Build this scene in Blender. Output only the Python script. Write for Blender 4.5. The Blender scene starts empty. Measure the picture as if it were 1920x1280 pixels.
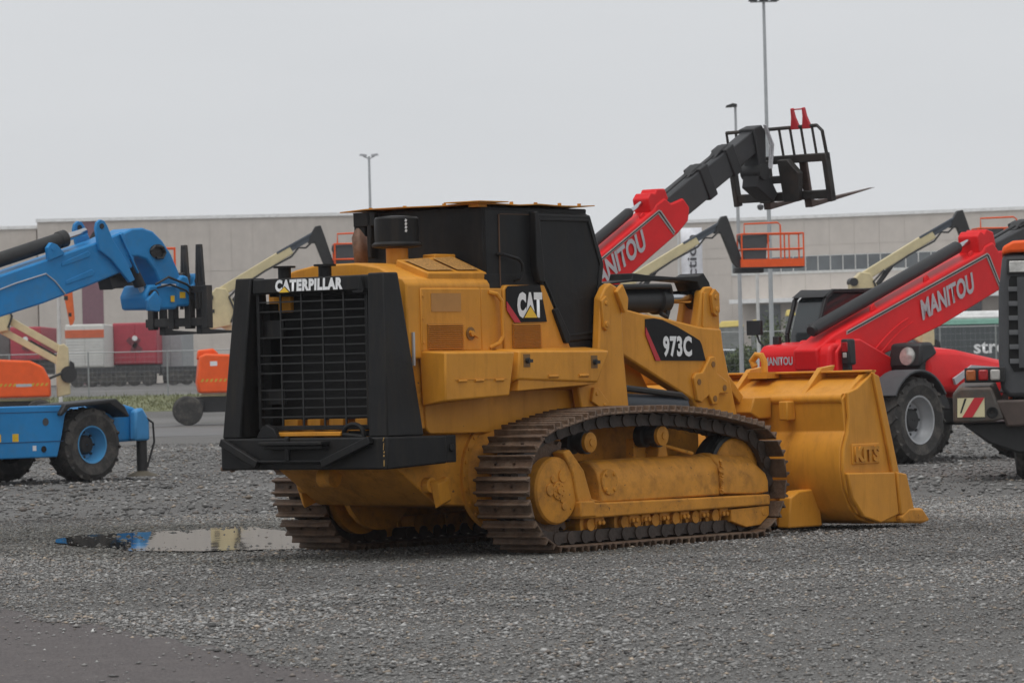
import bpy, math, random
import numpy as np
from mathutils import Vector, Matrix
random.seed(7); rng = np.random.default_rng(11)
R = math.radians
S = bpy.context.scene
COL = S.collection

# ------------------------------------------------------------------ camera
FPX = 7543.0; PITCH = R(0.464); ROLL = R(1.384); CAMH = 1.534
cF = Vector((0, math.cos(PITCH), math.sin(PITCH)))
cR0 = Vector((1, 0, 0)); cU0 = cR0.cross(cF)
cR = cR0 * math.cos(ROLL) - cU0 * math.sin(ROLL)
cU = cR0 * math.sin(ROLL) + cU0 * math.cos(ROLL)
CAM = Vector((0, 0, CAMH))
cd = bpy.data.cameras.new('camera'); cam = bpy.data.objects.new('camera', cd); COL.objects.link(cam)
cd.sensor_width = 36; cd.lens = FPX / 1920 * 36; cd.clip_start = 0.5; cd.clip_end = 4000
m = Matrix((cR, cU, -cF)).transposed().to_4x4(); m.translation = CAM
cam.matrix_world = m
cd.dof.use_dof = True; cd.dof.focus_distance = 35.5; cd.dof.aperture_fstop = 9.0
S.camera = cam
# ------------------------------------------------------------------ sky, sun, exposure (overcast)
W = bpy.data.worlds.new('World'); S.world = W; W.use_nodes = True
nt = W.node_tree; nt.nodes.clear()
wo = nt.nodes.new('ShaderNodeOutputWorld'); bg = nt.nodes.new('ShaderNodeBackground')
sky = nt.nodes.new('ShaderNodeTexSky'); sky.sky_type = 'NISHITA'; sky.sun_disc = False
sky.sun_elevation = R(62); sky.sun_rotation = R(200); sky.dust_density = 4; sky.air_density = 1
mx = nt.nodes.new('ShaderNodeMix'); mx.data_type = 'RGBA'; mx.inputs['Factor'].default_value = 0.95
mx.inputs[7].default_value = (6.25, 6.33, 6.62, 1)
wtc = nt.nodes.new('ShaderNodeTexCoord'); wmp = nt.nodes.new('ShaderNodeMapping'); wmp.inputs['Scale'].default_value = (1, 1, 4)     # faint cloud layers, all round
wns = nt.nodes.new('ShaderNodeTexNoise'); wns.inputs['Scale'].default_value = 5; wns.inputs['Detail'].default_value = 5; wns.inputs['Roughness'].default_value = .5
wcm = nt.nodes.new('ShaderNodeMix'); wcm.data_type = 'RGBA'; wcm.inputs[6].default_value = (6.5, 6.7, 6.95, 1); wcm.inputs[7].default_value = (7.5, 7.65, 7.85, 1)
nt.links.new(wtc.outputs['Generated'], wmp.inputs[0]); nt.links.new(wmp.outputs[0], wns.inputs[0]); nt.links.new(wns.outputs[0], wcm.inputs['Factor']); nt.links.new(wcm.outputs[2], mx.inputs[7])
nt.links.new(sky.outputs[0], mx.inputs[6]); nt.links.new(mx.outputs[2], bg.inputs[0])
bg.inputs[1].default_value = 0.1
nt.links.new(bg.outputs[0], wo.inputs[0])
sl = bpy.data.lights.new('sun', 'SUN'); sl.energy = 1.5; sl.angle = R(40); sl.color = (1, .985, .96)
so = bpy.data.objects.new('sun', sl); COL.objects.link(so)
so.location = (0, 0, 60)
so.rotation_euler = Vector((0.16, 0.27, -0.95)).to_track_quat('-Z', 'Y').to_euler()
S.view_settings.view_transform = 'Standard'; S.view_settings.look = 'None'
S.view_settings.exposure = 0; S.view_settings.gamma = 1; S.view_settings.use_curve_mapping = False
S.render.engine = 'CYCLES'

# ------------------------------------------------------------------ helpers
def at(px, py, d):
    """world point seen at photo pixel px,py at depth d along the view axis"""
    return CAM + (cF + cR * ((px - 960) / FPX) - cU * ((py - 640) / FPX)) * d
def gnd(px, py, z=0.0):
    dr = cF + cR * ((px - 960) / FPX) - cU * ((py - 640) / FPX)
    return CAM + dr * ((z - CAMH) / dr.z)
def pix(P):
    v = Vector(P) - CAM; d = v.dot(cF)
    return 960 + FPX * v.dot(cR) / d, 640 - FPX * v.dot(cU) / d
def tz(Y):                                   # the yard is level, the ground rises gently beyond it
    if Y < 150: return 0.0
    if Y < 190: return (Y - 150) / 40 * 1.0
    if Y < 270: return 1.0 + (Y - 190) / 80 * .5
    return 1.5

MATS = {}
def mat(name, col, rough=.5, metal=0., var=.12, scale=3., bump=0., bscale=60., dirt=None, amt=0., dscale=2.2, streak=False, spec=.5, coat=0., world=False, chips=None):
    if name in MATS: return MATS[name]
    m = bpy.data.materials.new(name); m.use_nodes = True; t = m.node_tree; N = t.nodes; L = t.links
    b = N['Principled BSDF']; b.inputs['Roughness'].default_value = rough; b.inputs['Metallic'].default_value = metal
    b.inputs['Specular IOR Level'].default_value = spec; b.inputs['Coat Weight'].default_value = coat
    tc = N.new('ShaderNodeTexCoord'); src = tc.outputs['Object']
    if world: src = N.new('ShaderNodeNewGeometry').outputs['Position']
    n = N.new('ShaderNodeTexNoise'); n.inputs['Scale'].default_value = scale; n.inputs['Detail'].default_value = 6; n.inputs['Roughness'].default_value = .65
    L.new(src, n.inputs['Vector'])
    cr = N.new('ShaderNodeMix'); cr.data_type = 'RGBA'
    cr.inputs[6].default_value = tuple(c * (1 - var) for c in col) + (1,); cr.inputs[7].default_value = tuple(min(1, c * (1 + var)) for c in col) + (1,)
    mr = N.new('ShaderNodeMapRange'); mr.inputs[1].default_value = .32; mr.inputs[2].default_value = .68
    L.new(n.outputs[0], mr.inputs[0]); L.new(mr.outputs[0], cr.inputs['Factor']); out = cr.outputs[2]
    if dirt:
        mp = N.new('ShaderNodeMapping'); mp.inputs['Scale'].default_value = (4, 4, .6) if streak else (1, 1, 1)
        L.new(src, mp.inputs['Vector'])
        d = N.new('ShaderNodeTexNoise'); d.inputs['Scale'].default_value = dscale; d.inputs['Detail'].default_value = 9; d.inputs['Roughness'].default_value = .72
        L.new(mp.outputs[0], d.inputs['Vector'])
        r2 = N.new('ShaderNodeMapRange'); r2.inputs[1].default_value = .48; r2.inputs[2].default_value = .72; r2.inputs[4].default_value = amt
        L.new(d.outputs[0], r2.inputs[0])
        c2 = N.new('ShaderNodeMix'); c2.data_type = 'RGBA'; c2.inputs[7].default_value = tuple(dirt) + (1,)
        L.new(r2.outputs[0], c2.inputs['Factor']); L.new(out, c2.inputs[6]); out = c2.outputs[2]
        r3 = N.new('ShaderNodeMapRange'); r3.inputs[3].default_value = rough; r3.inputs[4].default_value = min(1, rough + .3)
        L.new(r2.outputs[0], r3.inputs[0]); L.new(r3.outputs[0], b.inputs['Roughness'])
    if chips:
        cn = N.new('ShaderNodeTexNoise'); cn.inputs['Scale'].default_value = 26; cn.inputs['Detail'].default_value = 4; cn.inputs['Roughness'].default_value = .7; L.new(src, cn.inputs['Vector'])
        c3 = N.new('ShaderNodeMapRange'); c3.inputs[1].default_value = chips; c3.inputs[2].default_value = chips + .03; L.new(cn.outputs[0], c3.inputs[0])
        c4 = N.new('ShaderNodeMix'); c4.data_type = 'RGBA'; c4.inputs[7].default_value = (.09, .05, .03, 1); L.new(c3.outputs[0], c4.inputs['Factor']); L.new(out, c4.inputs[6]); out = c4.outputs[2]
    L.new(out, b.inputs['Base Color'])
    if bump:
        bn = N.new('ShaderNodeTexNoise'); bn.inputs['Scale'].default_value = bscale; bn.inputs['Detail'].default_value = 5
        L.new(src, bn.inputs['Vector'])
        bp = N.new('ShaderNodeBump'); bp.inputs['Strength'].default_value = bump; bp.inputs['Distance'].default_value = .02
        L.new(bn.outputs[0], bp.inputs['Height']); L.new(bp.outputs[0], b.inputs['Normal'])
    MATS[name] = m
    return m

class MB:
    """collects shapes; build() links them as ONE mesh object"""
    def __init__(s, M=None): s.v = []; s.f = []; s.M = M
    def add(s, vs, fs):
        k = len(s.v)
        s.v += [tuple(s.M @ Vector(p)) for p in vs] if s.M else [tuple(p) for p in vs]
        s.f += [tuple(i + k for i in f) for f in fs]; return s
    def prism(s, pts, axis, a, b):
        n = len(pts)
        def P(p, c): return {'x': (c, p[0], p[1]), 'y': (p[0], c, p[1]), 'z': (p[0], p[1], c)}[axis]
        ar = sum(pts[i][0] * pts[(i + 1) % n][1] - pts[(i + 1) % n][0] * pts[i][1] for i in range(n))
        if (ar < 0) != (axis == 'y'): pts = pts[::-1]
        if a > b: a, b = b, a
        vs = [P(p, a) for p in pts] + [P(p, b) for p in pts]
        fs = [tuple(range(n))[::-1], tuple(range(n, 2 * n))] + [(i, (i + 1) % n, n + (i + 1) % n, n + i) for i in range(n)]
        return s.add(vs, fs)
    def box(s, x0, x1, y0, y1, z0, z1):
        x0, x1 = sorted((x0, x1)); y0, y1 = sorted((y0, y1)); z0, z1 = sorted((z0, z1))
        return s.prism([(x0, y0), (x1, y0), (x1, y1), (x0, y1)], 'z', z0, z1)
    def loft(s, A, B):
        n = len(A); return s.add(list(A) + list(B), [tuple(range(n))[::-1], tuple(range(n, 2 * n))] + [(i, (i + 1) % n, n + (i + 1) % n, n + i) for i in range(n)])
    def bar(s, p0, p1, w, h, up=(0, 0, 1)):
        p0 = Vector(p0); p1 = Vector(p1); d = (p1 - p0).normalized(); u = Vector(up)
        if abs(d.dot(u)) > .98: u = Vector((1, 0, 0))
        r = d.cross(u).normalized() * w / 2; u = r.cross(d).normalized() * h / 2
        q = [-r - u, r - u, r + u, -r + u]
        return s.loft([p0 + x for x in q], [p1 + x for x in q])
    def ring(s, c, d, r, n):
        d = Vector(d).normalized(); a = Vector((0, 0, 1)) if abs(d.z) < .9 else Vector((1, 0, 0))
        u = d.cross(a).normalized(); w = d.cross(u)
        return [Vector(c) + (u * math.cos(2 * math.pi * i / n) + w * math.sin(2 * math.pi * i / n)) * r for i in range(n)]
    def cyl(s, p0, p1, r, r2=None, n=18):
        d = Vector(p1) - Vector(p0); return s.lathe([(r, 0), (r if r2 is None else r2, d.length)], p0, d, n)
    def lathe(s, prof, o, d, n=20, cap=True):
        d = Vector(d).normalized(); vs = []; fs = []
        for (r, a) in prof: vs += s.ring(Vector(o) + d * a, d, max(r, 1e-4), n)
        for k in range(len(prof) - 1):
            for i in range(n):
                j = (i + 1) % n; fs.append((k * n + i, k * n + j, (k + 1) * n + j, (k + 1) * n + i))
        if cap: fs += [tuple(range(n))[::-1], tuple(range((len(prof) - 1) * n, len(prof) * n))]
        return s.add(vs, fs)
    def tube(s, path, r, n=8):
        path = [Vector(p) for p in path]; vs = []; fs = []; u = None
        for k, p in enumerate(path):
            d = path[min(k + 1, len(path) - 1)] - path[max(k - 1, 0)]
            d.normalize()
            if u is None: u = d.cross(Vector((0.12, 0.31, 1)) if abs(d.z) < .9 else Vector((1, .2, .1))).normalized()
            else: u = (u - d * u.dot(d)).normalized()          # carry the frame along the path
            w = d.cross(u)
            vs += [p + (u * math.cos(2 * math.pi * i / n) + w * math.sin(2 * math.pi * i / n)) * r for i in range(n)]
        for k in range(len(path) - 1):
            for i in range(n):
                j = (i + 1) % n; fs.append((k * n + i, k * n + j, (k + 1) * n + j, (k + 1) * n + i))
        fs += [tuple(range(n))[::-1], tuple(range((len(path) - 1) * n, len(path) * n))]
        return s.add(vs, fs)
    def build(s, name, m, parent=None, bevel=0, seg=2, label=None, ang=32, kind=None):
        me = bpy.data.meshes.new(name); me.from_pydata(s.v, [], s.f); me.update()
        import bmesh
        bm = bmesh.new(); bm.from_mesh(me); bmesh.ops.recalc_face_normals(bm, faces=bm.faces); bm.to_mesh(me); bm.free()
        me.materials.append(m)
        for p in me.polygons: p.use_smooth = True
        me.set_sharp_from_angle(angle=R(ang))
        o = bpy.data.objects.new(name, me); COL.objects.link(o); o.parent = parent
        if bevel:
            b = o.modifiers.new('bevel', 'BEVEL'); b.width = bevel; b.segments = seg; b.limit_method = 'ANGLE'; b.angle_limit = R(30)
            b.harden_normals = False
        if label: o['label'] = label
        if kind: o['kind'] = kind
        return o

def arc(cx, cz, r, a0, a1, n):
    return [(cx + r * math.cos(R(a0 + (a1 - a0) * i / n)), cz + r * math.sin(R(a0 + (a1 - a0) * i / n))) for i in range(n + 1)]
def tag(o, label, cat, group=None):
    o['label'] = label; o['category'] = cat
    if group: o['group'] = group
    return o
def struct(o): o['kind'] = 'structure'; return o
def stuff(o, label=None):
    o['kind'] = 'stuff'
    if label: o['label'] = label
    return o
def empty(name, loc=(0, 0, 0), rz=0):
    o = bpy.data.objects.new(name, None); COL.objects.link(o); o.location = loc; o.rotation_euler = (0, 0, rz); o.empty_display_size = .3
    return o
def copy_tree(o, parent=None):
    c = o.copy(); COL.objects.link(c); c.parent = parent
    for ch in list(o.children): copy_tree(ch, c)
    return c
def lettering(s, m, parent, org, xd, yd, w, h, bold=.02, off=.004, name='lettering', sp=1.0, th=0):
    """flat print: the words s fitted into w x h from the lower left corner org"""
    cu = bpy.data.curves.new('t', 'FONT'); cu.body = s; cu.offset = bold; cu.resolution_u = 3; cu.space_character = sp; cu.extrude = th
    ob = bpy.data.objects.new('t', cu); me = bpy.data.meshes.new_from_object(ob)
    bpy.data.objects.remove(ob); bpy.data.curves.remove(cu)
    xs = [v.co.x for v in me.vertices]; ys = [v.co.y for v in me.vertices]
    x0, x1, y0, y1 = min(xs), max(xs), min(ys), max(ys)
    org = Vector(org); xd = Vector(xd).normalized(); yd = Vector(yd).normalized(); n = xd.cross(yd).normalized()
    for v in me.vertices:
        v.co = org + xd * ((v.co.x - x0) / (x1 - x0) * w) + yd * ((v.co.y - y0) / (y1 - y0) * h) + n * (off + v.co.z)
    me.materials.clear(); me.materials.append(m); me.name = name
    o = bpy.data.objects.new(name, me); COL.objects.link(o); o.parent = parent
    return o
def patch(pts, m, parent, name, n=None, off=0):
    b = MB(); P = [Vector(p) for p in pts]
    nn = (P[1] - P[0]).cross(P[2] - P[0]).normalized()
    b.add([p + nn * off for p in P], [tuple(range(len(P)))])
    return b.build(name, m, parent)

# ------------------------------------------------------------------ materials
YEL = mat('yellow_paint', (.62, .268, .03), .45, spec=.25, var=.1, scale=2.5, dirt=(.36, .14, .018), amt=.45, dscale=2.4, streak=True, chips=.71, bump=.06, bscale=18)
YELD = mat('scuffed_yellow', (.58, .25, .032), .52, spec=.22, var=.14, scale=4, dirt=(.24, .11, .032), amt=.85, chips=.66, dscale=5, bump=.12, bscale=25)
BLK = mat('black_paint', (.011, .011, .0115), .5, var=.25, scale=3, dirt=(.034, .029, .024), amt=.8, dscale=3, streak=True, bump=.1, bscale=14, spec=.24)
DARK = mat('dark_steel', (.02, .02, .02), .55, var=.3, scale=6)
HOLE = mat('unlit_interior', (.008, .008, .008), .9)
CHAIN = mat('greasy_chain_steel', (.045, .03, .022), .6, var=.35, scale=9, bump=.3, bscale=30)
RUST = mat('rusty_track_steel', (.1, .057, .033), .6, metal=.0, var=.45, scale=9, dirt=(.19, .14, .095), amt=.7, dscale=2.6, bump=.5, bscale=35, world=True)
RUSTP = mat('rusted_pipe', (.16, .095, .065), .75, var=.35, scale=14, bump=.3, bscale=60)
CHROME = mat('chrome_rod', (.55, .56, .58), .18, metal=1, var=.06)
WHITE = mat('white_print', (.78, .78, .78), .5, var=.05)
BLACKP = mat('black_decal', (.012, .012, .013), .6, var=.1, spec=.2)
REDP = mat('red_print', (.5, .02, .03), .45, var=.08)
YELP = mat('yellow_print', (.8, .5, .03), .45, var=.06)
GREYP = mat('silver_print', (.45, .46, .48), .4, var=.08)
RED = mat('red_machine_paint', (.72, .013, .016), .4, var=.1, scale=1.5, spec=.25)
TYRE = mat('tyre_rubber', (.036, .034, .032), .85, var=.25, scale=5, dirt=(.16, .145, .125), amt=.8, dscale=4, bump=.2, bscale=30)
RIMG = mat('grey_rim', (.42, .43, .44), .45, metal=.3, var=.12)
RIMB = mat('blue_rim', (.07, .29, .55), .45, var=.1)
BLUE = mat('blue_machine_paint', (.024, .225, .52), .45, spec=.25, var=.12, scale=1.2, dirt=(.09, .2, .33), amt=.5, chips=.72)
CREAM = mat('cream_paint', (.62, .53, .31), .45, var=.08, dirt=(.4, .33, .2), amt=.4)
ORANGE = mat('orange_paint', (.84, .11, .016), .45, var=.08, spec=.25)
GREYC = mat('grey_cowling', (.06, .062, .066), .6, var=.15, bump=.1, bscale=120)
GLASS = mat('dark_glass', (.03, .04, .042), .08, var=.1, spec=.8)
GALV = mat('galvanised_steel', (.42, .44, .45), .5, metal=.3, var=.08)
# ================================================================== the crawler loader
LS = 1.12; LROT = R(51.065)
Cl = Vector((-24.48856, -20.17502, 0))
loader = empty('crawler_loader', Matrix.Rotation(LROT, 3, 'Z') @ (-Cl * LS), LROT); loader.scale = (LS,) * 3
tag(loader, 'yellow crawler loader with black rear guard and plated black cab on rusty tracks', 'loader')
LP = loader
# ---- chassis
b = MB(); b.prism([(-1.69, .7), (-1.22, .4), (-.2, .33), (2.0, .38), (2.15, .75), (2.15, 1.0), (-1.69, .98)], 'y', -.6, .6); b.build('chassis', YELD, LP, .012)
b = MB(); b.box(-1.72, -1.5, -.5, .5, .69, .78); b.cyl((-1.66, .15, .62), (-1.66, .02, .62), .08); b.build('hitch_plate', YELD, LP, .008)
b = MB(); b.cyl((-.47, -.6, .5), (-.47, .6, .5), .14, n=24); b.build('axle_housing', YELD, LP)
for s in (-1, 1):
    b = MB(); b.lathe([(.43, 0), (.43, .05), (.38, .06), (.36, .1), (.26, .17)], (-.5, s * .58, .60), (0, s, 0), 40); o = b.build('drive_flange', YELD, LP)
    b = MB()
    for i in range(24):
        a = 2 * math.pi * i / 24; b.cyl((-.5 + .41 * math.cos(a), s * .62, .60 + .41 * math.sin(a)), (-.5 + .41 * math.cos(a), s * .645, .60 + .41 * math.sin(a)), .014, n=6)
    b.build('bolt_ring', YELD, o, kind='stuff')
    b = MB(); b.cyl((-1.33, s * .6, .55), (-1.33, s * .66, .55), .06); b.cyl((-1.13, s * .6, .57), (-1.13, s * .64, .57), .035)
    b.loft([(-1.36, s * .66, .58), (-1.2, s * .66, .6), (-1.12, s * .66, .42), (-1.3, s * .66, .37)], [(-1.33, s * .72, .56), (-1.2, s * .70, .58), (-1.14, s * .69, .44), (-1.28, s * .7, .4)])
    b.build('tie_down_eye', YEL, LP, .006)
# lower body panel over the tracks
b = MB()
for s in (-1, 1):
    b.prism([(-1.44, 1.56), (-1.40, 1.0)] + arc(-1.34, .995, .06, 180, 270, 5) + [(-.1, .92), (.3, 1.02), (.6, 1.04), (.6, 1.56)], 'y', s * .6, s * .68)
b.build('lower_side_panel', YEL, LP, .01)
# ---- hood
b = MB(); sec = [(-.7, 1.5), (-.7, 2.06), (-.665, 2.105), (-.58, 2.13), (-.42, 2.2), (-.2, 2.235), (.2, 2.235), (.42, 2.2), (.6, 2.15), (.68, 2.1), (.7, 2.04), (.7, 1.5)]
b.prism(sec, 'x', -1.62, -.63); b.build('hood', YEL, LP, .015)
b = MB(); b.box(-1.6, -.63, -.66, .66, .98, 1.5); b.build('engine_bay', YELD, LP)
# perforated hatch on the hood shoulder
ht = [(-1.39, -.40, 2.235), (-.74, -.40, 2.27), (-.63, -.66, 2.13), (-1.33, -.66, 2.125)]
b = MB(); b.loft([Vector(p) - Vector((0, 0, .05)) for p in ht], [Vector(p) + Vector((0, -.01, .02)) for p in ht]); hat = b.build('perforated_hatch', YEL, LP, .008)
PERF = mat('perforated_sheet', (.38, .19, .045), .6, var=.45, scale=70, bump=.5, bscale=150)
A, B_, C_, D_ = [Vector(p) + Vector((0, -.012, .026)) for p in ht]
def quad(u, v): return A.lerp(B_, u).lerp(D_.lerp(C_, u), v)
for (u0, u1) in ((.06, .5), (.56, .93)):
    patch([quad(u0, .88), quad(u1, .88), quad(u1, .12), quad(u0, .12)], PERF, hat, 'mesh_panel', off=.004)
b = MB(); b.prism([(-.95, -.42), (-.7, -.42), (-.68, -.28), (-.93, -.28)], 'z', 2.25, 2.3); b.build('hatch_hinge', YEL, hat, .008)
# side service panels
def louvre(par, x0, x1, z0, z1, n):
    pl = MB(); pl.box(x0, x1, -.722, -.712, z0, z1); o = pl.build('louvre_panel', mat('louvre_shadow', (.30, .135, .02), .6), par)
    for i in range(n):
        z = z0 + (i + .5) * (z1 - z0) / n; s = MB(); s.loft([(x0, -.72, z - .007), (x1, -.72, z - .007), (x1, -.738, z - .002), (x0, -.738, z - .002)], [(x0, -.72, z + .004), (x1, -.72, z + .004), (x1, -.738, z + .001), (x0, -.738, z + .001)]); s.build('slat', YEL, o)
for s in (-1, 1):
    b = MB(); b.box(-1.47, -.77, s * .695, s * .715, 1.555, 2.03); d = b.build('service_door', YEL, LP, .01)
    if s < 0:
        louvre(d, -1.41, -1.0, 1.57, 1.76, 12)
        b = MB(); b.box(-1.36, -1.01, -.719, -.712, 1.853, 1.992); b.build('cover_plate', mat('dull_yellow', (.42, .2, .05), .6, var=.12), d)
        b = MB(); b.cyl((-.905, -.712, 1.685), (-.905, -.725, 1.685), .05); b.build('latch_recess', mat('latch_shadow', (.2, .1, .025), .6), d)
        b = MB(); b.bar((-.93, -.735, 1.70), (-.84, -.74, 1.66), .02, .02); b.cyl((-.905, -.72, 1.685), (-.905, -.745, 1.685), .022, n=10); b.build('latch_handle', YEL, d)
        b = MB()
        for z in (1.62, 1.8, 1.97): b.cyl((-1.455, -.71, z), (-1.455, -.722, z), .008, n=8)
        b.build('bolt', YEL, d, kind='stuff')
    b = MB(); b.box(-.755, -.50, s * .69, s * .705, 1.555, 2.03); b.build('side_column', YEL, LP, .008)
    b = MB(); b.tube([(-.655, s * .70, 2.0), (-.60, s * .735, 1.985), (-.55, s * .745, 1.93), (-.545, s * .745, 1.66), (-.58, s * .735, 1.61), (-.655, s * .70, 1.575)], .018); b.build('grab_handle', YEL, LP)
    b = MB(); b.prism([(-.49, 1.555), (.34, 1.555), (.02, 2.055), (-.455, 2.055), (-.49, 2.02)], 'y', s * .66, s * .712); d = b.build('side_panel', YEL, LP, .01)
    if s < 0:
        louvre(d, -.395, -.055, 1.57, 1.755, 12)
        b = MB(); b.prism([(-.463, 2.02), (-.435, 2.047), (-.045, 2.058), (.03, 1.77), (-.305, 1.768), (-.465, 1.885)], 'y', -.722, -.712); k = b.build('decal_plate', BLACKP, d)
        b = MB(); b.prism([(-.467, 1.93), (-.467, 1.862), (-.375, 1.766), (-.298, 1.766)], 'y', -.7255, -.7225); b.build('red_flash', REDP, k)
        lettering('CAT', WHITE, k, (-.34, -.7255, 1.80), (1, 0, 0.0), (0, 0, 1), .31, .20, bold=.075, off=.001, sp=1.1)
        b = MB(); b.prism([(-.275, 1.798), (-.09, 1.798), (-.182, 1.9)], 'y', -.731, -.7285); b.build('triangle_mark', BLACKP, k)
        b = MB(); b.prism([(-.262, 1.802), (-.103, 1.802), (-.182, 1.889)], 'y', -.7335, -.7305); b.build('triangle_mark', YELP, k)
# ---- side boxes
for s in (-1, 1):
    b = MB(); b.loft([(-1.47, s * .68, 1.56), (-1.485, s * .95, 1.545), (-1.495, s * .95, 1.18), (-1.45, s * .68, 1.14)], [(-.66, s * .68, 1.56), (-.66, s * .95, 1.54), (-.735, s * .95, 1.205), (-.70, s * .68, 1.2)])
    d = b.build('fuel_box', YEL, LP, .014)
    b = MB(); b.box(-1.38, -.76, s * .951, s * .956, 1.335, 1.338)
    for x in (-1.3, -1.1, -.86): b.cyl((x - .05, s * .953, 1.327), (x + .05, s * .953, 1.327), .011, n=8)
    b.build('hinge', YELD, d, kind='stuff')
    b = MB(); b.loft([(-.62, s * .68, 1.57), (-.60, s * .95, 1.545), (-.63, s * .95, 1.33), (-.66, s * .68, 1.25)], [(.56, s * .68, 1.57), (.52, s * .95, 1.535), (.36, s * .95, 1.29), (.40, s * .68, 1.23)])
    d = b.build('tool_box', YEL, LP, .014)
    b = MB(); b.prism([(-.62, 1.24), (.34, 1.275), (.38, 1.3), (-.6, 1.335)], 'y', s * .68, s * .935); b.build('tool_box_sill', YEL, d, .006)
    for x, z in ((-.52, 1.47), (.32, 1.45)):
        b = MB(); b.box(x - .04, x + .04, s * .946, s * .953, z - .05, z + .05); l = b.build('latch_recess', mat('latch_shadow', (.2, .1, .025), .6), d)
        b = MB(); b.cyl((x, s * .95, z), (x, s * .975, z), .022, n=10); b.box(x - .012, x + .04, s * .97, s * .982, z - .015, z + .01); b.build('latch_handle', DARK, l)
    b = MB()
    for x in (-.2, .18): b.cyl((x - .06, s * .952, 1.345), (x + .06, s * .952, 1.345), .012, n=8)
    b.build('hinge', YELD, d, kind='stuff')
# ---- cab, plated over
b = MB(); b.loft([(-.64, -.65, 1.98), (.5, -.65, 1.55), (.6, .65, 1.55), (-.64, .65, 1.98)], [(-.64, -.65, 2.66), (.66, -.65, 2.66), (.66, .65, 2.66), (-.64, .65, 2.66)])
cab = b.build('cab', BLK, LP, .012)
b = MB(); b.prism([(-.635, 2.03), (.02, 2.03), (.36, 1.56), (.70, 1.56), (.74, 2.2), (.64, 2.62), (-.635, 2.64)], 'y', -.668, -.645); b.prism([(-.635, 2.03), (.02, 2.03), (.36, 1.56), (.70, 1.56), (.74, 2.2), (.64, 2.62), (-.635, 2.64)], 'y', .668, .645); b.build('side_plate', BLK, cab, .006)
b = MB(); b.box(-.48, -.47, -.676, -.667, 2.02, 2.6); b.box(-.46, -.1, -.672, -.667, 2.6, 2.606); b.build('weld_seam', mat('rust_seam', (.11, .06, .035), .8), cab)
b = MB(); b.box(-.66, .5, -.672, -.664, 2.03, 2.14); b.build('skirt_plate', BLK, cab, .005)
door = [(-.081, 2.612), (.634, 2.611), (.80, 2.224), (.678, 1.632), (.268, 1.602), (.06, 1.97), (-.079, 2.156)]
for s in (-1, 1):
    b = MB(); b.prism(door, 'y', s * .66, s * .705); d = b.build('cab_door', BLK, cab, .014)
    cx, cz = .36, 2.15; inn = [(cx + (x - cx) * .87, cz + (z - cz) * .9) for x, z in door]
    n = len(door); b = MB()
    for i in range(n):
        p, q = inn[i], inn[(i + 1) % n]; b.bar((p[0], s * .709, p[1]), (q[0], s * .709, q[1]), .02, .012, (0, 1, 0))
    b.build('door_rim', BLK, d, .004)
    b = MB(); b.prism([(-.095, 2.62), (-.06, 2.63), (.0, 2.2), (.0, 2.08), (-.06, 2.08), (-.10, 2.2)], 'y', s * .66, s * .735); b.prism([(.10, 1.86), (.15, 1.88), (.3, 1.66), (.29, 1.60), (.24, 1.60), (.13, 1.8)], 'y', s * .7, s * .74); b.build('door_hinge_guard', BLK, d, .008)
    b = MB(); b.tube([(-.50, s * .668, 2.295), (-.49, s * .72, 2.29), (-.315, s * .73, 2.255), (-.27, s * .73, 2.215), (-.262, s * .73, 2.155), (-.295, s * .72, 2.10), (-.30, s * .668, 2.09)], .013); b.build('grab_rail', BLK, cab)
    b = MB(); b.box(.22, .66, s * .62, s * .69, 1.555, 1.65); b.build('door_step_panel', BLK, cab, .006)
    b = MB(); b.prism([(.70, 2.2), (.78, 2.22), (.76, 1.95), (.70, 1.92)], 'y', s * .62, s * .69); b.build('door_latch', DARK, cab, .004)
xs = [-.74, -.5, -.25, 0, .25, .5, .7]
v = []; f = []
for i, x in enumerate(xs):
    for j, y in enumerate((-.7, -.3, .1, .45, .72)):
        z = 2.672 + .006 * math.sin(9 * x + 7 * y) + .004 * math.sin(17 * y)
        v += [(x, y, z), (x, y, z + .008)]
nj = 5
for i in range(len(xs) - 1):
    for j in range(nj - 1):
        a = (i * nj + j) * 2; c = ((i + 1) * nj + j) * 2
        f += [(a, a + 2, c + 2, c), (a + 1, c + 1, c + 3, a + 3)]
for i in range(len(xs) - 1):
    for j in (0, nj - 1):
        a = (i * nj + j) * 2; c = ((i + 1) * nj + j) * 2; f.append((a, c, c + 1, a + 1))
for j in range(nj - 1):
    for i in (0, len(xs) - 1):
        a = (i * nj + j) * 2; c = (i * nj + j + 1) * 2; f.append((a, c, c + 1, a + 1))
b = MB(); b.add(v, f); rf = b.build('roof_sheet', YELD, cab)
b = MB(); b.box(-.78, -.42, -.73, -.38, 2.69, 2.698); b.box(-.70, -.6, -.66, -.56, 2.655, 2.69); b.build('roof_patch', YELD, rf)
b = MB()
for x in (-.3, 0, .3, .55): b.cyl((x, -.66, 2.68), (x, -.66, 2.7), .015, n=8)
for y in (-.3, .1, .45): b.cyl((-.68, y, 2.68), (-.68, y, 2.695), .015, n=8)
b.build('roof_bolt', YELD, rf, kind='stuff')
b = MB(); b.prism([(.50, 2.66), (.62, 2.66), (.52, 2.45), (.50, 2.45)], 'x', -.70, -.62); b.build('roof_bracket', BLK, cab)
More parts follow.
